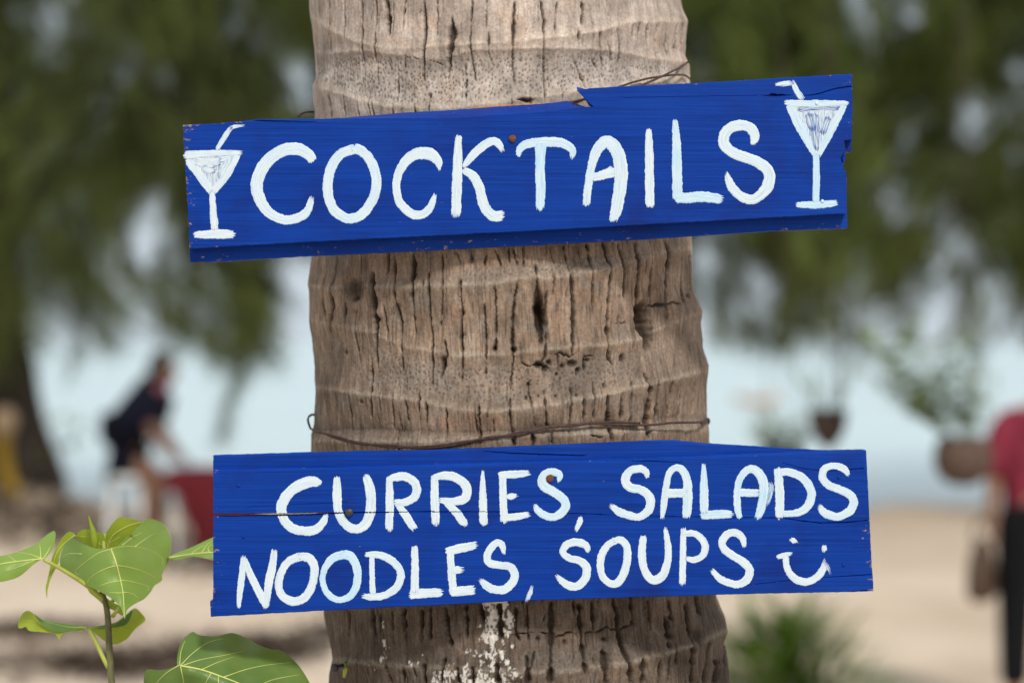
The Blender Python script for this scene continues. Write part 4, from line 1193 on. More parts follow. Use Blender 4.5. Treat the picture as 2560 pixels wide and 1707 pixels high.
def leaf(outline, midrib, d0, mat, tilt=(0, 0), cup=0.0, veins=(), wav=0.004, name='leaf', crop=Z4, vein_w=5.0):
    """heart shaped leaf blade from its outline, bent about the midrib; veins stand proud as a sub-part"""
    d0 = near(d0)
    poly = conv(outline, *crop)
    sm = catmull(poly + [poly[0]], 5)[:-1]
    poly = [(p[0], p[1]) for p in sm]
    mr = catmull(conv(midrib, *crop), 4)[:, :2]
    b = mr[0]; tip = mr[-1]
    ax = (tip - b) / (np.linalg.norm(tip - b) + 1e-9)
    sc = K * d0

    def depth(x, y):
        dx, dy = x - b[0], y - b[1]
        side = -dx * ax[1] + dy * ax[0]
        return d0 + (dx * tilt[0] + dy * tilt[1]) * sc + cup * (abs(side) * sc) ** 1.4 * 6 + wav * (vnoise(x / 45, y / 45, 97) - 0.5) * 2
    pts = [Vector(p) for p in poly]
    E = [(i, (i + 1) % len(pts)) for i in range(len(pts))]
    xs = [p[0] for p in poly]; ys = [p[1] for p in poly]
    for gx_ in np.arange(min(xs) + 4, max(xs), 9):
        for gy_ in np.arange(min(ys) + 4, max(ys), 9): pts.append(Vector((gx_ + rnd.uniform(-2, 2), gy_ + rnd.uniform(-2, 2))))
    vo, eo, fo, *_ = delaunay_2d_cdt(pts, E, [], 1, 1e-4)
    V = [P(p.x, p.y, depth(p.x, p.y)) for p in vo]
    o = mesh_obj(name, V, [tuple(f) for f in fo], mat, sap)
    import bmesh
    bm = bmesh.new(); bm.from_mesh(o.data)
    s = sum(f.normal.y for f in bm.faces)
    if s > 0: bmesh.ops.reverse_faces(bm, faces=bm.faces)
    bm.to_mesh(o.data); bm.free()
    mb = MB()
    for k, line in enumerate([midrib] + list(veins)):
        q = catmull(conv(line, *crop), 6)
        n = len(q)
        w0 = (vein_w if k == 0 else vein_w * 0.55) * sc
        path = [P(p[0], p[1], depth(p[0], p[1]) - w0 * 0.15) for p in q]
        mb.add(tube(path, [w0 * 0.5 * (1 - 0.72 * i / n) for i in range(n)], 6))
    mb.build('leaf_veins', M_VEIN, o)
    return o


# the leaf facing us
leaf([(810, 325), (700, 322), (600, 285), (555, 258), (515, 243), (475, 290), (440, 400), (450, 470), (500, 525), (600, 580), (700, 625), (790, 672), (870, 735), (905, 790), (918, 842), (932, 780), (985, 735), (1060, 695), (1110, 640), (1135, 598), (1190, 560), (1192, 515), (1225, 450), (1247, 395), (1255, 250), (1205, 150), (1110, 107), (1040, 130), (940, 230), (865, 305)],
     [(815, 325), (850, 420), (880, 530), (905, 660), (915, 830)], 2.075, M_LEAF, (0.25, -0.55), 0.7,
     [[(815, 328), (720, 360), (620, 430), (555, 490), (575, 520)], [(815, 325), (920, 310), (1030, 318), (1130, 350), (1195, 400), (1190, 440)], [(852, 450), (760, 480), (660, 540), (645, 580)], [(856, 450), (960, 465), (1070, 500), (1150, 545)], [(885, 560), (800, 575), (720, 605)], [(888, 556), (980, 570), (1090, 605), (1085, 635)], [(903, 650), (850, 650), (800, 645)], [(905, 645), (970, 655), (1020, 690)],
      [(600, 365), (500, 365), (455, 395)], [(990, 312), (1100, 235), (1150, 215)], [(900, 300), (980, 240), (1050, 205)]])
# left leaf
leaf([(310, 402), (345, 385), (385, 330), (408, 250), (398, 195), (330, 235), (250, 300), (100, 358), (0, 380), (-120, 400), (-220, 450), (-330, 560), (-200, 590), (-60, 580), (60, 560), (150, 525), (250, 440)],
     [(320, 400), (200, 412), (0, 440), (-150, 490), (-325, 560)], 2.05, M_LEAF, (0.3, -0.5), 0.5, [[(310, 400), (230, 370), (120, 350)], [(300, 398), (297, 340), (292, 295)], [(318, 398), (350, 350), (370, 310)], [(260, 408), (150, 455), (40, 490)], [(120, 425), (80, 390), (55, 372)]])
# leaf below, seen nearly edge on: two halves curl up
leaf([(655, 905), (500, 886), (400, 868), (320, 848), (260, 810), (200, 780), (150, 822), (133, 902), (165, 908), (190, 898), (215, 928), (300, 937), (395, 946), (420, 965), (437, 998), (450, 960), (500, 938), (600, 930)],
     [(650, 912), (500, 905), (350, 890), (200, 850)], 2.13, M_LEAF_Y, (0.1, -1.2), 0.1, [[(600, 912), (540, 925)], [(470, 905), (400, 930)]], 0.003)
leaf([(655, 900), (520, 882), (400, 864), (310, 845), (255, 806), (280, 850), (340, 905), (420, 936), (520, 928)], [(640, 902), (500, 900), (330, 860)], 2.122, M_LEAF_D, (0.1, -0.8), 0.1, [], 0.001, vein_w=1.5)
leaf([(655, 908), (760, 890), (850, 868), (930, 810), (990, 763), (1040, 800), (1070, 852), (1005, 905), (965, 950), (930, 990), (850, 1025), (770, 1002), (690, 940)],
     [(660, 910), (800, 910), (930, 880), (1050, 850)], 2.14, M_LEAF_Y, (0.1, -1.0), 0.1, [[(760, 912), (850, 950)], [(870, 900), (950, 930)]], 0.003)
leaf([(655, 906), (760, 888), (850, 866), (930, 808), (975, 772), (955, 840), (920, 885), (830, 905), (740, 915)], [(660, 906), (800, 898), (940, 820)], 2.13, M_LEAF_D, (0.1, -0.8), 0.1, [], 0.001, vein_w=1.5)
# large lower right leaf
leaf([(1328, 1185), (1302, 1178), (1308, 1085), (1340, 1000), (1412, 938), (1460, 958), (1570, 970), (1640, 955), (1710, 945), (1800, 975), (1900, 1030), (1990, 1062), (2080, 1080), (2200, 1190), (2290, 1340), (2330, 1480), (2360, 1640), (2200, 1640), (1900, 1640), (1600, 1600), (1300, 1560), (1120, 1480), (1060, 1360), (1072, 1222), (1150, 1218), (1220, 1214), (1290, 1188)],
     [(1320, 1184), (1480, 1215), (1640, 1270), (1800, 1335), (2000, 1440), (2200, 1570), (2340, 1632)], 1.955, M_LEAF_D, (0.15, -0.45), 0.6,
     [[(1330, 1180), (1420, 1090), (1530, 1015), (1640, 985)], [(1350, 1180), (1480, 1140), (1640, 1110), (1800, 1075)], [(1325, 1185), (1345, 1280), (1360, 1400)], [(1315, 1182), (1220, 1240), (1130, 1330)], [(1640, 1270), (1800, 1215), (1960, 1180), (2150, 1160)], [(1605, 1262), (1606, 1400)], [(1480, 1215), (1600, 1160), (1720, 1120)], [(1850, 1360), (2000, 1290), (2200, 1250)], [(1320, 1180), (1330, 1080), (1360, 1000)], [(1550, 1240), (1500, 1330)]], 0.004)
# yellow leaves behind the first
leaf([(780, 320), (772, 240), (800, 180), (870, 97), (950, 105), (1035, 130), (990, 190), (930, 260), (860, 320), (820, 340)], [(785, 330), (830, 230), (930, 165), (1030, 132)], 2.13, M_LEAF_Y, (-0.3, 0.6), 0.4, [[(800, 290), (880, 240)]], 0.002)
leaf([(775, 325), (765, 225), (710, 205), (640, 185), (590, 195), (555, 235), (590, 270), (660, 310), (720, 335)], [(770, 325), (680, 250), (565, 232)], 2.12, M_LEAF_Y, (-0.3, 0.6), 0.3, [[(710, 275), (640, 280)]], 0.002, vein_w=2.0)
leaf([(558, 232), (540, 210), (500, 205), (445, 262), (385, 385), (368, 470), (345, 570), (335, 620), (345, 690), (352, 620), (385, 520), (430, 430), (440, 370), (475, 295), (525, 250)], [(550, 225), (440, 320), (390, 440), (346, 670)], 2.06, M_LEAF_Y, (0.3, 0.2), 0.8, [], 0.002, vein_w=2.0)
leaf([(640, 612), (690, 625), (760, 670), (830, 720), (885, 750), (905, 820), (840, 780), (780, 755), (720, 700), (660, 650)], [(645, 615), (780, 720), (900, 815)], 2.10, M_LEAF_Y, (0.2, 0.3), 0.2, [], 0.002, vein_w=2.0)
# right leaf running behind the sign
leaf([(1248, 390), (1280, 365), (1400, 318), (1560, 245), (1680, 200), (1800, 240), (1900, 330), (1960, 400), (1800, 440), (1680, 440), (1560, 412), (1480, 392), (1400, 385), (1300, 410)], [(1250, 392), (1400, 368), (1560, 355), (1750, 370), (1950, 400)], 2.12, M_LEAF, (0.05, -0.5), 0.5, [[(1400, 368), (1450, 330), (1500, 300)], [(1480, 360), (1520, 300), (1560, 270)], [(1540, 356), (1530, 320), (1560, 290)]], 0.003)


def stalk(pts, r0, r1, mat, name):
    q = catmull([tuple(P(*(conv([p[:2]], *Z4)[0]), near(p[2]))) for p in pts], 0.006)
    v, f = tube([Vector(s) for s in q], np.linspace(r0, r1, len(q)).tolist(), 9)
    return mesh_obj(name, v, f, mat, sap)


base_pt = sap.location.copy()
q = catmull([tuple(base_pt), tuple(P(300, 2300, near(2.10))), tuple(P(282, 1760, near(2.10))), tuple(P(277, 1690, near(2.10))), tuple(P(274, 1630, near(2.10))), tuple(P(272, 1590, near(2.10))), tuple(P(269, 1535, near(2.10))), tuple(P(262, 1500, near(2.10))), tuple(P(252, 1462, near(2.10))), tuple(P(256, 1400, near(2.11))), tuple(P(262, 1362, near(2.12)))], 0.01)
v, f = tube([Vector(s) for s in q], np.interp(np.linspace(0, 1, len(q)), [0, 0.7, 0.93, 1], [0.006, 0.0036, 0.0027, 0.0018]).tolist(), 10)
mesh_obj('stem', v, f, M_STEM, sap)
stalk([(325, 408, 2.05), (440, 470, 2.06), (600, 570, 2.08), (720, 660, 2.095), (760, 700, 2.10)], 0.0016, 0.0021, M_PETIOLE, 'leaf_stalk')
stalk([(655, 912, 2.125), (700, 1000, 2.11), (760, 1130, 2.10), (795, 1200, 2.10)], 0.0019, 0.0019, M_PETIOLE, 'leaf_stalk')
stalk([(885, 745, 2.08), (860, 780, 2.09), (830, 820, 2.10)], 0.0014, 0.0018, M_PETIOLE, 'leaf_stalk')
stalk([(765, 335, 2.11), (760, 270, 2.12), (772, 220, 2.125)], 0.0019, 0.0015, M_PETIOLE, 'leaf_stalk')
stalk([(1255, 392, 2.14), (1200, 405, 2.24), (1100, 450, 2.28), (950, 560, 2.24), (790, 760, 2.11)], 0.0014, 0.0018, M_PETIOLE, 'leaf_stalk')
stalk([(1320, 1184, 1.955), (1250, 1260, 1.99), (1080, 1420, 2.05), (830, 1600, 2.10)], 0.0018, 0.0022, M_PETIOLE, 'leaf_stalk')
q = catmull([tuple(P(235, 1372, near(2.10))), tuple(P(237, 1350, near(2.10))), tuple(P(232, 1325, near(2.10))), tuple(P(226, 1305, near(2.10))), tuple(P(222, 1289, near(2.10)))], 0.003)
v, f = tube([Vector(s) for s in q], np.interp(np.linspace(0, 1, len(q)), [0, 0.3, 1], [0.0026, 0.0036, 0.0004]).tolist(), 8)
mesh_obj('leaf_bud', v, f, M_LEAF_Y, sap)

# ------------------------------------------------------------------ casuarina trees behind
TREES = [  # x, y, trunk radius, height, label
    (-4.42, 20.6, 0.36, 9.0, 'dark thick casuarina trunk standing at left edge of the photo'),
    (0.72, 23.5, 0.22, 9.0, 'casuarina straight behind the palm trunk, its drooping branches on both sides'),
    (6.9, 23.5, 0.28, 9.5, 'casuarina with dense dark drooping foliage on the right side'),
    (-7.0, 29.0, 0.22, 9.0, 'farther casuarina whose branches fill the sky at the upper left'),
    (9.2, 30.0, 0.22, 9.0, 'farther casuarina whose branches fill the sky at the upper right'),
]
HOLES = [  # bright gaps seen through the crowns: x, y, rx, ry in photo pixels
    (118, 20, 34, 30), (142, 72, 26, 26), (572, 30, 44, 50), (686, 84, 34, 34), (740, 215, 60, 38), (412, 152, 30, 34), (300, 262, 26, 40), (415, 535, 36, 38), (350, 600, 34, 40), (270, 648, 30, 36),
    (1732, 128, 34, 40), (2130, 20, 44, 40), (2260, 15, 60, 24), (2436, 300, 38, 62), (2545, 180, 40, 90), (2552, 330, 20, 60), (2268, 500, 38, 46), (2300, 340, 26, 40), (2380, 560, 50, 36), (1745, 620, 32, 56), (1885, 720, 84, 44), (2175, 745, 44, 44), (2070, 700, 26, 40), (430, 690, 40, 44), (690, 720, 70, 70), (520, 740, 36, 44),
    (710, 860, 70, 100), (120, 850, 44, 80), (330, 830, 60, 60), (2330, 785, 70, 40), (2480, 740, 40, 40)]


def low_edge(x):
    """lowest hanging tips across the view (photo pixels)"""
    return np.interp(x, [-300, 0, 80, 200, 320, 430, 520, 580, 640, 720, 800, 1000, 1750, 1850, 1950, 2100, 2250, 2400, 2560, 2900],
                     [1020, 980, 930, 900, 930, 860, 960, 1010, 880, 640, 640, 700, 760, 850, 850, 880, 850, 850, 860, 880])


def open_gap(x, y):
    for hx, hy, a_, b_ in HOLES:
        if ((x - hx) / (a_ * 0.85 + 5)) ** 2 + ((y - hy) / (b_ * 0.85 + 5)) ** 2 < 1: return True
    return False


tree_roots = []
crown_v = [[] for _ in TREES]
for i, (tx, ty, tr, hgt, lab) in enumerate(TREES):
    gz = float(ground_h(tx, ty))
    root = empty('casuarina_tree', (tx, ty, gz), lab, 'tree', 'casuarina trees behind the palm')
    tree_roots.append(root)
    rr_ = random.Random(100 + i)
    path = [Vector((tx, ty, gz - 0.1)), Vector((tx + 0.01, ty, gz + 0.25)), Vector((tx - 0.05, ty, gz + 1.2)), Vector((tx - 0.12, ty + 0.05, gz + 2.6)), Vector((tx - 0.05, ty, gz + 5)), Vector((tx, ty, gz + hgt))]
    q = catmull([tuple(p) for p in path], 0.25)
    zz_ = (q[:, 2] - gz) / hgt
    rad = tr * np.interp(zz_, [-0.02, 0.0, 0.06, 0.2, 0.6, 1.0], [1.9, 1.7, 1.15, 0.9, 0.55, 0.12])
    v, f = tube([Vector(s) for s in q], rad.tolist(), 14)
    v = [p + Vector(((rr_.random() - 0.5), (rr_.random() - 0.5), 0)) * tr * 0.16 for p in v]
    mesh_obj('trunk', v, f, M_TREEBARK, root)
    for k in range(26):
        z0 = gz + rr_.uniform(2.6, hgt * 0.92)
        az = rr_.uniform(0, 2 * math.pi)
        L = rr_.uniform(1.8, 3.6) * (1.15 - 0.5 * (z0 - gz) / hgt)
        dx, dy = math.cos(az), math.sin(az) * 0.7
        p0 = Vector((tx - 0.05, ty, z0))
        lp = [p0, p0 + Vector((dx * L * 0.4, dy * L * 0.4, 0.35)), p0 + Vector((dx * L * 0.8, dy * L * 0.8, 0.25)), p0 + Vector((dx * L, dy * L, -0.15))]
        q = catmull([tuple(p) for p in lp], 0.25)
        v, f = tube([Vector(s) for s in q], np.linspace(0.045, 0.006, len(q)).tolist(), 6)
        mesh_obj('limb', v, f, M_TREEBARK, root)

# two long drooping branchlets that hang lower than the rest
DROOP = [(1, [(690, 690, 22.2), (650, 790, 22.2), (610, 900, 22.3), (575, 1000, 22.3), (552, 1090, 22.3)], 620), (1, [(640, 700, 22.8), (600, 800, 22.8), (585, 880, 22.8)], 300),
         (2, [(2050, 740, 21.0), (2130, 820, 21.0), (2200, 880, 20.9), (2260, 950, 20.9)], 120)]
droop_tris = [[] for _ in TREES]
for ti, pts_, cnt in DROOP:
    q = catmull([tuple(P(*p)) for p in pts_], 0.03)
    v, f = tube([Vector(p) for p in q], np.linspace(0.010, 0.003, len(q)).tolist(), 5)
    mesh_obj('twig', v, f, M_TWIG, tree_roots[ti])
    for k in range(cnt):
        b_ = q[rnd.randrange(len(q))]
        d_ = np.array([rnd.uniform(-0.7, 0.4), rnd.uniform(-0.5, 0.5), rnd.uniform(-1.0, -0.2)]); d_ /= np.linalg.norm(d_)
        sd = np.array([rnd.uniform(-1, 1), rnd.uniform(-1, 1), 0.3]) * 0.007
        droop_tris[ti].append([b_ - sd, b_ + sd, b_ + d_ * rnd.uniform(0.14, 0.32)])

# hanging twigs with needles; every twig belongs to the tree whose crown it hangs in
nd = [[] for _ in TREES]
tw = [MB() for _ in TREES]
target = 22500
made = tries = 0
while made < target and tries < 330000:
    tries += 1
    i = rnd.choice([0, 0, 1, 1, 1, 2, 2, 3, 4])
    tx, ty, tr, hgt, lab = TREES[i]
    R = (3.8, 4.6, 5.0, 5.6, 6.0)[i]
    a_ = rnd.uniform(0, 2 * math.pi); rr_ = R * math.sqrt(rnd.random())
    x = tx + math.cos(a_) * rr_; y = ty + math.sin(a_) * rr_ * 0.75
    z = rnd.uniform(1.7, 7.4)
    ppx = 1280 + x / (K * y); ppy = 853.5 + (CAMZ - z) / (K * y)
    if ppx < -1000 or ppx > 3560 or ppy < -520: continue
    L = rnd.uniform(0.20, 0.60)
    bot = 853.5 + (CAMZ - (z - L)) / (K * y)
    le = low_edge(ppx) + (vnoise(ppx / 40.0, i * 7.0, 101) - 0.5) * 190 + rnd.gauss(0, 26)
    if bot > le: continue
    if bot > le - 130 and rnd.random() < 0.35: continue
    cl = vnoise(x * 1.6 + 20, z * 1.5 + y * 0.9, 103) * 0.6 + vnoise(x * 4.0 + 20, z * 3.5 + y, 105) * 0.4
    if cl < 0.39 and rnd.random() < 0.80: continue
    if open_gap(ppx, ppy) or open_gap(ppx, (ppy + bot) / 2) or open_gap(ppx, bot): continue
    made += 1
    lean_ = (vnoise(x * 0.7 + 9, z * 0.7 + i * 5.0, 109) - 0.5) * 2.6
    sway = Vector((lean_ + rnd.uniform(-0.5, 0.5), rnd.uniform(-0.5, 0.5), rnd.uniform(-1.0, -0.35))).normalized()
    p0 = Vector((x, y, z)); p1 = p0 + sway * L
    if made % 3 == 0: tw[i].add(tube([p0, (p0 + p1) / 2 + Vector((0.02, 0, 0)), p1], [0.006, 0.004, 0.002], 3, False))
    n = int(46 * L / 0.5)
    t = rng.random(n)
    base = np.array(p0)[None] + np.outer(t, np.array(p1 - p0))
    ang = rng.uniform(0, 2 * np.pi, n)
    spread = rng.uniform(0.25, 0.95, n)
    dirv = np.stack([np.cos(ang) * spread + sway.x * 0.5, np.sin(ang) * spread, -np.ones(n) * rng.uniform(0.1, 0.9, n)], -1)
    dirv /= np.linalg.norm(dirv, axis=1, keepdims=True)
    ln = rng.uniform(0.12, 0.26, n) * (1.0 if i == 0 else 1.2)
    tip = base + dirv * ln[:, None] + np.array([0, 0, -1])[None] * (ln * 0.25)[:, None]
    side = np.stack([-np.sin(ang + rng.uniform(-1, 1, n)), np.cos(ang), np.zeros(n)], -1) * rng.uniform(0.003, 0.0060, n)[:, None] * (1.0 if i == 0 else 1.25)
    nd[i].append(np.stack([base - side, base + side, tip], 1))
for i, root in enumerate(tree_roots):
    if not nd[i]: continue
    A3 = np.concatenate(nd[i] + ([np.array(droop_tris[i])] if droop_tris[i] else []), 0)
    n = len(A3)
    np_mesh('crown', A3.reshape(-1, 3), np.arange(n * 3).reshape(n, 3), M_NEEDLE[[0, 1, 0, 1, 2][i]], root, False)['kind'] = 'stuff'
    if tw[i].v: tag(tw[i].build('twigs', M_TWIG, root), kind='stuff')


# ------------------------------------------------------------------ leafy things further off
def blade_leaf(p0, direction, L, wdt, droop=0.3):
    """pointed leaf, 6 triangles, bent downwards"""
    d = Vector(direction).normalized()
    s = d.cross(Vector((0, 0, 1)))
    if s.length < 1e-3: s = Vector((1, 0, 0))
    s.normalize()
    pts = []
    for t, w_ in ((0, 0.12), (0.35, 1.0), (0.7, 0.75), (1.0, 0.03)):
        c = p0 + d * (L * t) + Vector((0, 0, -droop * L * t * t))
        pts += [c - s * wdt * w_ * 0.5, c + s * wdt * w_ * 0.5]
    return pts, [(0, 1, 3, 2), (2, 3, 5, 4), (4, 5, 7, 6)]


def hanging_pot(x, y, d, wpx, hpx, mat, label, profile, nleaf, lspread, lup, seed, lean=(0, 0)):
    rr_ = random.Random(seed)
    top = P(x, y, d)
    w_, h_ = wpx * K * d, hpx * K * d
    root = empty('hanging_planter', top - Vector((0, 0, h_)), label, 'planter', 'coconut planters hanging by the sea')
    v, f = lathe([(r * w_ / 2, (z - 1) * h_) for r, z in profile], top, 22)
    v = [p + Vector((rr_.uniform(-1, 1), rr_.uniform(-1, 1), rr_.uniform(-1, 1))) * w_ * 0.012 for p in v]
    mesh_obj('pot', v, f, mat, root)
    n = 22
    ring = [top + Vector((math.cos(6.283 * k / n) * w_ * 0.42, math.sin(6.283 * k / n) * w_ * 0.42, -h_ * 0.10)) for k in range(n)]
    mesh_obj('soil', ring, [tuple(range(n))], M_EARTH, root)
    mb = MB()
    for k in range(nleaf):
        a_ = rr_.uniform(0, 6.283)
        sp = rr_.uniform(0.1, 1.0) * lspread
        d3 = Vector((math.cos(a_) * sp + lean[0], math.sin(a_) * sp, 1.0))
        L = lup * K * d * rr_.uniform(0.45, 1.0)
        st0 = top + Vector((math.cos(a_) * w_ * 0.2, math.sin(a_) * w_ * 0.2, -h_ * 0.1))
        end = st0 + d3.normalized() * L
        mid = (st0 + end) / 2 + Vector((0, 0, L * 0.06))
        mb.add(tube([st0, mid, end], [0.0016, 0.0013, 0.0008], 4, False))
        for j in range(9):
            t = 0.25 + 0.75 * j / 8
            c = st0.lerp(end, t)
            b_ = rr_.uniform(0, 6.283)
            mb.add(blade_leaf(c, (math.cos(b_), math.sin(b_), rr_.uniform(0.1, 0.9)), L * rr_.uniform(0.18, 0.36), L * 0.10, 0.3))
    mb.build('foliage', M_POTPLANT, root)
    hb = MB()
    hook = top + Vector((0, 0, 1.5))
    for k in range(3):
        a_ = 2.1 * k + 0.4
        e = top + Vector((math.cos(a_) * w_ * 0.47, math.sin(a_) * w_ * 0.47, 0.0))
        hb.add(tube([e, e.lerp(hook, 0.5), hook], 0.0022, 5, False))
    hb.add(tube([hook, hook + Vector((0, 0, 1.6))], 0.0012, 4, False))
    hb.build('hanger', M_TWIG, root)
    return root


HEART = [(0.98, 1.0), (1.0, 0.92), (0.97, 0.75), (0.86, 0.52), (0.62, 0.27), (0.30, 0.08), (0.03, 0.0)]
ROUND = [(0.72, 1.0), (0.90, 0.88), (1.0, 0.62), (0.97, 0.40), (0.80, 0.18), (0.45, 0.04), (0.02, 0.0)]
hanging_pot(2070, 1024, 8.6, 98, 98, M_SHELL, 'small dark pointed coconut planter hanging over the right end of the lower sign', HEART, 14, 0.7, 135, 1)
hanging_pot(2408, 1092, 8.4, 146, 122, M_HUSK, 'round brown husk planter with long leafy shoots beside the person in red', ROUND, 36, 1.0, 340, 2, (-0.55, 0))
hanging_pot(1955, 1118, 8.8, 120, 90, M_SHELL, 'leafy planter half hidden behind the lower sign, beside the pointed one', ROUND, 44, 1.8, 125, 3)

bush = empty('bush', tuple(P(1960, 1707, 9.4)), 'low dark green bush with narrow blades behind the palm, right of its foot', 'plant')
bush.location.z = float(ground_h(bush.location.x, 9.4))
bb = Vector(bush.location)
mb = MB()
for k in range(900):
    a_ = rnd.uniform(0, 6.283); r_ = abs(rnd.gauss(0, 0.20))
    p0 = bb + Vector((math.cos(a_) * r_ * 1.0, math.sin(a_) * r_, rnd.uniform(0.0, 0.56) * max(0.1, 1 - 1.5 * r_)))
    e = rnd.uniform(0.2, 1.5)
    mb.add(blade_leaf(p0, (math.cos(a_ + rnd.uniform(-1, 1)), math.sin(a_), e), rnd.uniform(0.18, 0.36), rnd.uniform(0.014, 0.030), rnd.uniform(0.1, 0.5)))
o = mb.build('foliage', M_BUSH, bush)
v, f = tube([bb, bb + Vector((0, 0, 0.25))], [0.03, 0.012], 8)
mesh_obj('stem', v, f, M_TWIG, bush)

# spray of leaves beside the dark trunk
spray = empty('leafy_shoot', (P(150, 1270, 18.6).x, 18.6, float(ground_h(P(150, 1270, 18.6).x, 18.6))), 'thin shoot with a few pale green leaves right of the thick dark trunk', 'plant')
mb = MB()
sp = Vector(spray.location)
for k, (x, y) in enumerate([(120, 1050), (150, 1042), (178, 1052), (190, 1075), (140, 1075), (165, 1100), (120, 1120), (182, 1105), (110, 1140)]):
    p0 = P(x, y, 18.6)
    mb.add(blade_leaf(p0, (rnd.uniform(-1, 1), rnd.uniform(-0.5, 0.5), rnd.uniform(-0.2, 0.6)), 0.16, 0.06, 0.3))
    mb.add(blade_leaf(p0 + Vector((0.02, 0, -0.03)), (rnd.uniform(-1, 1), rnd.uniform(-0.5, 0.5), rnd.uniform(-0.2, 0.6)), 0.14, 0.05, 0.3))
mb.build('foliage', M_POTPLANT, spray)
mb = MB()
mb.add(tube([sp, P(140, 1180, 18.6), P(150, 1090, 18.6), P(165, 1050, 18.6)], [0.010, 0.008, 0.006, 0.003], 5))
mb.build('stem', M_TWIG, spray)


# ------------------------------------------------------------------ people
def skin_mesh(name, pts, links, mat, parent, root_key, sub=1):
    """one continuous surface grown round a skeleton: pts key -> (point, radius)"""
    keys = list(pts)
    off = Vector(parent.location) if parent else Vector((0, 0, 0))
    me = bpy.data.meshes.new(name)
    me.from_pydata([tuple(Vector(pts[k][0]) - off) for k in keys], [(keys.index(a), keys.index(b)) for a, b in links], [])
    o = bpy.data.objects.new(name, me)
    COL.objects.link(o)
    if parent: o.parent = parent
    sk = o.modifiers.new('skin', 'SKIN')
    sk.use_smooth_shade = True
    lay = me.skin_vertices[0] if me.skin_vertices else None
    if lay is None:
        bpy.context.view_layer.objects.active = o
        me.attributes  # the layer comes with the modifier
        lay = me.skin_vertices[0]
    for i, k in enumerate(keys):
        r = pts[k][1]
        lay.data[i].radius = r if hasattr(r, '__len__') else (r, r)
        lay.data[i].use_root = (k == root_key)
    ss = o.modifiers.new('smooth', 'SUBSURF')
    ss.levels = sub; ss.render_levels = sub
    me.materials.append(mat)
    return o


def chain(*ks): return list(zip(ks[:-1], ks[1:]))


def add_hand(pts, links, wrist, direction, side, curl, key, sc=1.0):
    """palm and five fingers past the wrist"""
    d = Vector(direction).normalized(); s = Vector(side).normalized(); n = d.cross(s)
    w_ = Vector(pts[wrist][0])
    pk = key + 'palm'
    pts[pk] = (w_ + d * 0.055 * sc, (0.030 * sc, 0.018 * sc))
    links.append((wrist, pk))
    for j, (o_, L) in enumerate(((-0.030, 0.070), (-0.010, 0.080), (0.010, 0.076), (0.028, 0.060))):
        a1 = w_ + d * 0.090 * sc + s * o_ * sc
        a2 = a1 + d * L * 0.5 * sc + n * curl * 0.012
        a3 = a1 + d * L * 0.92 * sc + n * curl * 0.034
        for q_, (pt, rad) in enumerate(((a1, 0.0095), (a2, 0.0085), (a3, 0.007))): pts['%sf%d%d' % (key, j, q_)] = (pt, rad * sc)
        links += chain(pk, '%sf%d0' % (key, j), '%sf%d1' % (key, j), '%sf%d2' % (key, j))
    t1 = w_ + d * 0.045 * sc - s * 0.042 * sc; t2 = w_ + d * 0.082 * sc - s * 0.060 * sc + n * curl * 0.015
    pts[key + 't0'] = (t1, 0.011 * sc); pts[key + 't1'] = (t2, 0.008 * sc)
    links += chain(pk, key + 't0', key + 't1')


def add_head(pts, links, neck, c, fwd, key='h', sc=1.0):
    c = Vector(c); fwd = Vector(fwd).normalized()
    up = Vector((0, 0, 1)); s = fwd.cross(up).normalized()
    pts[key + 'jaw'] = (c - up * 0.055 * sc + fwd * 0.020 * sc, 0.062 * sc)
    pts[key + 'mid'] = (c + up * 0.015 * sc, (0.078 * sc, 0.090 * sc))
    pts[key + 'top'] = (c + up * 0.085 * sc - fwd * 0.010 * sc, 0.066 * sc)
    pts[key + 'nose'] = (c - up * 0.010 * sc + fwd * 0.108 * sc, 0.012 * sc)
    links += chain(neck, key + 'jaw', key + 'mid', key + 'top')
    links.append((key + 'mid', key + 'nose'))
    for e in (-1, 1):
        pts[key + 'ear%d' % e] = (c + s * e * 0.086 * sc, 0.016 * sc)
        links.append((key + 'mid', key + 'ear%d' % e))


def hair_cap(c, fwd, parent, sc=1.0, long=0.0):
    c = Vector(c); fwd = Vector(fwd).normalized(); s = fwd.cross(Vector((0, 0, 1))).normalized()
    V, Fc = [], []
    n, m = 18, 9
    for i in range(m + 1):
        phi = math.pi * 0.60 * i / m
        for k in range(n):
            a_ = 2 * math.pi * k / n
            ca, sa = math.cos(a_), math.sin(a_)
            lim = phi * (0.62 if ca > 0.3 else 1.0 + long * (1 if ca < -0.2 else 0.3))
            r_ = math.sin(min(lim, math.pi * 0.95))
            p = c + fwd * (ca * r_ * 0.106 * sc - 0.012) + s * (sa * r_ * 0.092 * sc) + Vector((0, 0, 0.022 + math.cos(lim) * 0.128 * sc))
            V.append(p + Vector((rnd.uniform(-1, 1), rnd.uniform(-1, 1), rnd.uniform(-1, 1))) * 0.003)
    for i in range(m):
        for k in range(n):
            k2 = (k + 1) % n
            Fc.append((i * n + k, (i + 1) * n + k, (i + 1) * n + k2, i * n + k2))
    o = mesh_obj('hair', V, Fc, M_HAIR, parent)
    return o


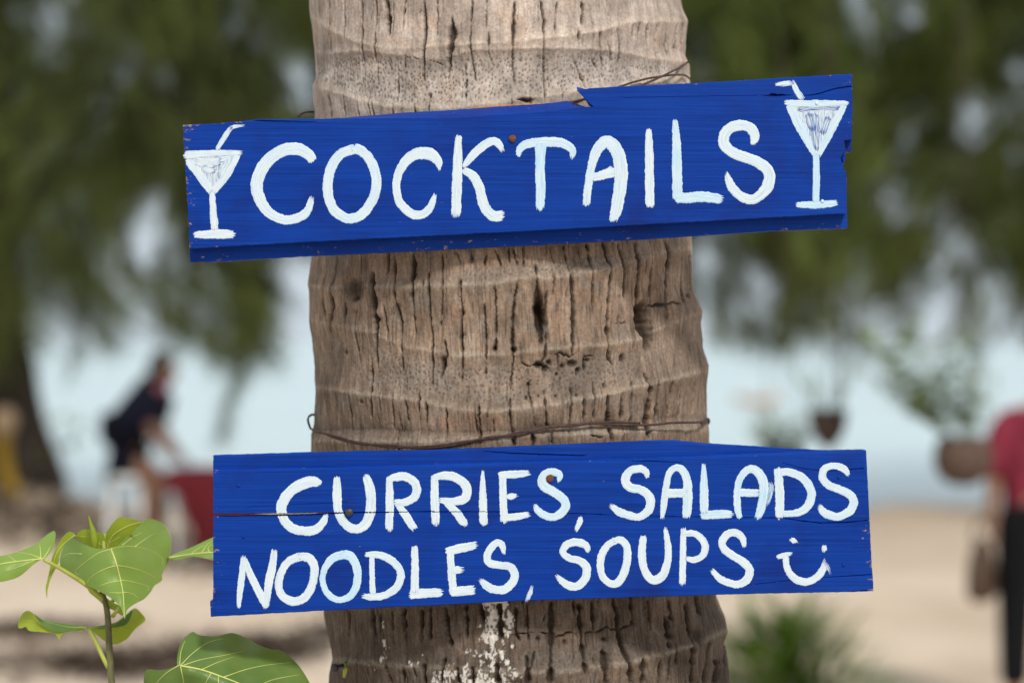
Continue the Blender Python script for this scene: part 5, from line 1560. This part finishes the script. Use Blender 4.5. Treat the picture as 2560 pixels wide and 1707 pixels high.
# --- person in dark red at the right edge, seen from behind at a three-quarter angle
DR = 10.4
pc = P(2590, 853.5, DR)
gz = float(ground_h(pc.x, DR))
per = empty('person', (pc.x, DR, gz), 'person in dark red top and black trousers at the right edge with a brown bag', 'person')
H = lambda z: Vector((pc.x, DR, gz + z * 0.93))
sx = Vector((1, 0.25, 0)).normalized()
fw = Vector((0.25, 1, 0)).normalized()
pts, links = {}, []
pts['pel'] = (H(0.90), 0.125); pts['waist'] = (H(1.05), 0.110); pts['chest'] = (H(1.22), (0.140, 0.110)); pts['neckb'] = (H(1.36) + sx * 0.03, 0.065); pts['neck'] = (H(1.42) + sx * 0.055, 0.050)
links += chain('pel', 'waist', 'chest', 'neckb', 'neck')
hc = H(1.53) + fw * 0.03 + sx * 0.10
add_head(pts, links, 'neck', hc, fw)
for e, nm in ((-1, 'l'), (1, 'r')):
    pts[nm + 'sh'] = (H(1.315) + sx * e * 0.165, 0.058); pts[nm + 'el'] = (H(1.08) + sx * e * 0.195 + fw * 0.01, 0.040); pts[nm + 'wr'] = (H(0.92) + sx * e * 0.210 + fw * 0.05, 0.028)
    links += chain('neckb', nm + 'sh', nm + 'el', nm + 'wr')
    add_hand(pts, links, nm + 'wr', Vector((0, 0, -1)) + fw * 0.15, fw * -1, e, nm)
    pts[nm + 'hip'] = (H(0.84) + sx * e * 0.085, 0.092); pts[nm + 'kn'] = (H(0.46) + sx * e * 0.095 + fw * 0.015, 0.058); pts[nm + 'an'] = (H(0.09) + sx * e * 0.10 - fw * 0.02, 0.038)
    pts[nm + 'toe'] = (H(0.03) + sx * e * 0.115 + fw * 0.14, 0.030)
    links += chain('pel', nm + 'hip', nm + 'kn', nm + 'an', nm + 'toe')
skin_mesh('body', pts, links, M_SKIN, per, 'pel')
cp, cl = {}, []
cp['hem'] = (H(0.81), (0.168, 0.140)); cp['w'] = (H(1.03), (0.152, 0.128)); cp['c'] = (H(1.22), (0.172, 0.138)); cp['n'] = (H(1.355), 0.085)
cp['hem2'] = (H(0.72), (0.166, 0.138))
cl += chain('hem2', 'hem', 'w', 'c', 'n')
for e, nm in ((-1, 'l'), (1, 'r')):
    cp[nm + 's'] = (H(1.315) + sx * e * 0.165, 0.074); cp[nm + 'e'] = (H(1.06) + sx * e * 0.188, 0.060)
    cl += chain('n', nm + 's', nm + 'e')
skin_mesh('shirt', cp, cl, M_MAROON, per, 'c')
cp, cl = {}, []
cp['b2'] = (H(1.02), (0.140, 0.120)); cp['b'] = (H(0.91), (0.150, 0.128))
cl.append(('b2', 'b'))
for e, nm in ((-1, 'l'), (1, 'r')):
    cp[nm + 'h'] = (H(0.82) + sx * e * 0.088, 0.108); cp[nm + 'k'] = (H(0.46) + sx * e * 0.097 + fw * 0.015, 0.082); cp[nm + 'a'] = (H(0.10) + sx * e * 0.102 - fw * 0.01, 0.068)
    cl += chain('b', nm + 'h', nm + 'k', nm + 'a')
skin_mesh('trousers', cp, cl, M_BLACK, per, 'b')
hair_cap(hc, fw, per, 1.0, 0.5)
# brown bag held at the near side
bagc = H(0.66) - sx * 0.255 + fw * 0.05
bag = empty('handbag', bagc - Vector((0, 0, 0.14)), 'brown bag hanging from the hand of the person in red', 'bag')
V, Fc = [], []
rows = [(-0.145, 0.03, 0.015), (-0.135, 0.07, 0.035), (-0.10, 0.098, 0.045), (0.0, 0.092, 0.045), (0.08, 0.070, 0.032), (0.12, 0.045, 0.020), (0.13, 0.03, 0.012)]
n = 16
for z, a_, b_ in rows:
    for k in range(n):
        w_ = 2 * math.pi * k / n
        ca, sa = math.cos(w_), math.sin(w_)
        V.append(bagc + sx * (math.copysign(abs(ca) ** 0.6, ca) * a_ * 0.75) + fw * (math.copysign(abs(sa) ** 0.6, sa) * b_) + Vector((0, 0, z)))
for i in range(len(rows) - 1):
    for k in range(n):
        Fc.append((i * n + k, i * n + (k + 1) % n, (i + 1) * n + (k + 1) % n, (i + 1) * n + k))
Fc.append(tuple(range(n - 1, -1, -1))); Fc.append(tuple(range((len(rows) - 1) * n, len(rows) * n)))
mesh_obj('pouch', V, Fc, M_BAG, bag)
hd = [bagc + sx * 0.045 + Vector((0, 0, 0.12)), bagc + sx * 0.03 + Vector((0, 0, 0.19)), bagc + Vector((0, 0, 0.215)), bagc - sx * 0.03 + Vector((0, 0, 0.19)), bagc - sx * 0.045 + Vector((0, 0, 0.12))]
v, f = tube([Vector(s) for s in catmull([tuple(p) for p in hd], 0.02)], 0.008, 7)
mesh_obj('strap', v, f, M_BAG, bag)

# --- person perched on a white stool at the left
DL = 17.0
gl = float(ground_h(P(300, 0, DL).x, DL))
Q = lambda x, y, dy=0.0: Vector((P(x, y, DL).x, DL + dy, P(x, y, DL).z))
hip = Q(298, 1128)
per2 = empty('person', (hip.x, DL, gl), 'person in dark navy clothes bending forward on a white stool at the left', 'person')
fw2 = Vector((1, -0.1, 0)).normalized(); s2 = Vector((0.1, 1, 0)).normalized()
pts, links = {}, []
pts['pel'] = (hip, 0.130); pts['waist'] = (Q(320, 1078), 0.125); pts['chest'] = (Q(358, 1025), (0.145, 0.120)); pts['neckb'] = (Q(388, 985), 0.070); pts['neck'] = (Q(398, 962), 0.052)
links += chain('pel', 'waist', 'chest', 'neckb', 'neck')
hc2 = Q(411, 928)
add_head(pts, links, 'neck', hc2, fw2 + Vector((0, 0, -0.25)))
for e, nm in ((-1, 'l'), (1, 'r')):
    pts[nm + 'sh'] = (Q(384, 1000) + s2 * e * 0.150, 0.060); pts[nm + 'el'] = (Q(392, 1074) + s2 * e * 0.170, 0.042); pts[nm + 'wr'] = (Q(424, 1122) + s2 * e * 0.120, 0.030)
    links += chain('neckb', nm + 'sh', nm + 'el', nm + 'wr')
    add_hand(pts, links, nm + 'wr', Vector((0.75, 0, -0.65)), s2 * e, -0.6, nm)
    pts[nm + 'hip'] = (Q(318, 1146) + s2 * e * 0.085, 0.098); pts[nm + 'kn'] = (Q(398, 1200) + s2 * e * 0.13, 0.060)
    an = Vector((Q(372, 0).x, DL, gl + 0.10)) + s2 * e * 0.13
    pts[nm + 'an'] = (an, 0.040); pts[nm + 'toe'] = (an + fw2 * 0.15 + Vector((0, 0, -0.065)), 0.030)
    links += chain('pel', nm + 'hip', nm + 'kn', nm + 'an', nm + 'toe')
skin_mesh('body', pts, links, M_SKIN_D, per2, 'pel')
cp, cl = {}, []
cp['hem'] = (Q(266, 1126), (0.255, 0.180)); cp['w'] = (Q(314, 1070), (0.255, 0.178)); cp['c'] = (Q(352, 1022), (0.232, 0.165)); cp['n'] = (Q(384, 986), 0.088)
cl += chain('hem', 'w', 'c', 'n')
for e, nm in ((-1, 'l'), (1, 'r')):
    cp[nm + 's'] = (Q(382, 1002) + s2 * e * 0.150, 0.082); cp[nm + 'e'] = (Q(394, 1060) + s2 * e * 0.166, 0.074)
    cl += chain('n', nm + 's', nm + 'e')
skin_mesh('shirt', cp, cl, M_NAVY, per2, 'c')
cp, cl = {}, []
cp['b'] = (Q(296, 1136), (0.160, 0.140))
for e, nm in ((-1, 'l'), (1, 'r')):
    cp[nm + 'h'] = (Q(322, 1150) + s2 * e * 0.09, 0.116); cp[nm + 'k'] = (Q(366, 1180) + s2 * e * 0.12, 0.090)
    cl += chain('b', nm + 'h', nm + 'k')
skin_mesh('shorts', cp, cl, M_NAVY, per2, 'b')
hair_cap(hc2, fw2, per2, 1.05, 0.3)
v, f = lathe([(0.065, -0.035), (0.080, -0.01), (0.074, 0.02), (0.060, 0.04)], Q(396, 972), 16)
mesh_obj('scarf', v, f, M_PINK, per2)

stool_top = hip.z - 0.165
stool = empty('stool', (hip.x + 0.06, DL, gl), 'white plastic stool under the person in navy', 'stool')
sc_ = Vector((hip.x + 0.06, DL, stool_top))
v, f = lathe([(0.0, 0.0), (0.15, 0.0), (0.17, -0.012), (0.17, -0.04), (0.0, -0.04)], sc_, 20)
mesh_obj('seat', v, f, M_PLASTIC, stool)
for a_ in (0.78, 2.36, 3.93, 5.5):
    d2 = Vector((math.cos(a_), math.sin(a_), 0))
    v, f = tube([sc_ + d2 * 0.12 + Vector((0, 0, -0.03)), Vector((sc_.x, sc_.y, gl - 0.01)) + d2 * 0.20], [0.020, 0.017], 8)
    mesh_obj('leg', v, f, M_PLASTIC, stool)

# --- table covered by a red cloth, in front of that person
tz = P(0, 1172, DL).z
tx0, tx1 = P(436, 0, DL).x, P(668, 0, DL).x
table = empty('table', ((tx0 + tx1) / 2, DL, gl), 'white legged table under a red cloth, half behind the lower sign', 'table')


def boxm(x0, x1, y0, y1, z0, z1):
    V = [Vector(p) for p in ((x0, y0, z0), (x1, y0, z0), (x1, y1, z0), (x0, y1, z0), (x0, y0, z1), (x1, y0, z1), (x1, y1, z1), (x0, y1, z1))]
    return V, [(0, 3, 2, 1), (4, 5, 6, 7), (0, 1, 5, 4), (1, 2, 6, 5), (2, 3, 7, 6), (3, 0, 4, 7)]


v, f = boxm(tx0, tx1, DL - 0.3, DL + 0.3, tz - 0.035, tz - 0.006)
mesh_obj('tabletop', v, f, M_PLASTIC, table, False)
for xx_ in (tx0 + 0.04, tx1 - 0.04):
    for yy_ in (DL - 0.26, DL + 0.26):
        v, f = tube([Vector((xx_, yy_, tz - 0.03)), Vector((xx_, yy_, float(ground_h(xx_, yy_)) - 0.01))], 0.018, 8)
        mesh_obj('leg', v, f, M_PLASTIC, table)
# the cloth: flat on top, hanging in folds at the front, lower towards the right
cl_root = None
ncol, nrow = 46, 18
V, Fc = [], []
for i in range(ncol):
    t = i / (ncol - 1)
    x = tx0 - 0.02 + (tx1 - tx0 + 0.04) * t
    drop = np.interp(t, [0, 0.12, 0.22, 0.34, 0.5, 1], [0.10, 0.16, 0.34, 0.56, 0.62, 0.60])
    for j in range(nrow):
        if j < 5:
            y = DL + 0.31 - 0.62 * j / 4; z = tz + 0.004 + 0.004 * vnoise(i * 0.4, j * 0.9, 107)
        else:
            s = (j - 4) / (nrow - 5)
            y = DL - 0.315 - 0.05 * s - 0.035 * s * math.sin(i * 0.9) - 0.02 * s * math.sin(i * 0.37 + 1); z = tz - drop * s
        V.append(Vector((x, y, z)))
for i in range(ncol - 1):
    for j in range(nrow - 1): Fc.append((i * nrow + j, (i + 1) * nrow + j, (i + 1) * nrow + j + 1, i * nrow + j + 1))
cloth = mesh_obj('tablecloth', V, Fc, M_RED, None)
tag(cloth, 'dark red cloth draped over the table in front of the bending person', 'tablecloth')

# --- ochre cloth tied to the trunk at the left edge
oc = empty('hanging_cloth', P(25, 1290, 19.4), 'ochre yellow cloth with tan knot hanging before the dark trunk at the left edge', 'cloth')
q = catmull([tuple(P(8, 1040, 19.4)), tuple(P(8, 1090, 19.4)), tuple(P(12, 1160, 19.4)), tuple(P(28, 1220, 19.4)), tuple(P(44, 1262, 19.4)), tuple(P(52, 1285, 19.4))], 0.05)
v, f = tube([Vector(s) for s in q], np.interp(np.linspace(0, 1, len(q)), [0, 0.2, 0.6, 1], [0.04, 0.062, 0.056, 0.05]).tolist(), 12)
v = [p + Vector((0.012 * math.sin(k * 2.1), 0.012 * math.cos(k * 1.3), 0)) for k, p in enumerate(v)]
mesh_obj('drape', v, f, M_YELLOW, oc)
v, f = lathe([(0.02, 0.12), (0.075, 0.10), (0.105, 0.03), (0.10, -0.04), (0.06, -0.11), (0.02, -0.13)], P(10, 1055, 19.4), 14)
mesh_obj('knot', v, f, M_TAN, oc)

# --- small boat far out
bc = P(1892, 1018, 1.0)
bd = (CAMZ - SEA_Z) / (CAMZ - bc.z)
bp = P(1892, 1018, bd); bp.z = SEA_Z
boat = empty('small_boat', bp, 'tiny pale orange boat out on the water right of the palm', 'boat')
V, Fc = [], []
Lb, n, m = 0.62, 13, 7
for i in range(n):
    t = i / (n - 1) * 2 - 1
    wv = 0.30 * (1 - abs(t) ** 2.4) + 0.01
    for j in range(m):
        a_ = math.pi * j / (m - 1)
        V.append(bp + Vector((t * Lb, math.cos(a_) * wv, -math.sin(a_) * 0.20 + 0.26 + 0.14 * t * t)))
for i in range(n - 1):
    for j in range(m - 1): Fc.append((i * m + j, i * m + j + 1, (i + 1) * m + j + 1, (i + 1) * m + j))
mesh_obj('hull', V, Fc, M_BOAT, boat)
for t in (-0.35, 0.3):
    v, f = boxm(bp.x + t - 0.07, bp.x + t + 0.07, bp.y - 0.25, bp.y + 0.25, bp.z + 0.20, bp.z + 0.225)
    mesh_obj('seat', v, f, M_PLASTIC, boat, False)

# ------------------------------------------------------------------ litter on the sand
A3 = []
patches = [(-1.9, 11.9, 0.65, 900), (-1.45, 12.6, 0.35, 260), (-1.15, 12.2, 0.30, 240), (-0.85, 13.0, 0.45, 380), (-2.6, 13.3, 0.5, 300), (0.4, 13.4, 0.9, 300), (-3.9, 19.0, 1.3, 1500), (-2.6, 18.6, 0.9, 600), (-1.6, 16.5, 0.7, 300)]
for (x, y, s, n) in patches:
    for k in range(n):
        p = np.array([x + rnd.gauss(0, s * 0.5), y + rnd.gauss(0, s * 0.45), 0])
        p[2] = float(ground_h(p[0], p[1])) + rnd.uniform(0.004, 0.03)
        a_ = rnd.uniform(0, 6.283); L = rnd.uniform(0.05, 0.16); w_ = rnd.uniform(0.006, 0.03)
        d_ = np.array([math.cos(a_), math.sin(a_), rnd.uniform(-0.2, 0.5)]) * L
        sd = np.array([-math.sin(a_), math.cos(a_), rnd.uniform(-0.5, 0.5)]) * w_
        A3.append([p - sd, p + sd, p + d_])
A3 = np.array(A3)
lit = np_mesh('leaf_litter', A3.reshape(-1, 3), np.arange(len(A3) * 3).reshape(-1, 3), M_LITTER, None, False)
tag(lit, 'brown dry needle litter scattered over the sand', kind='stuff')
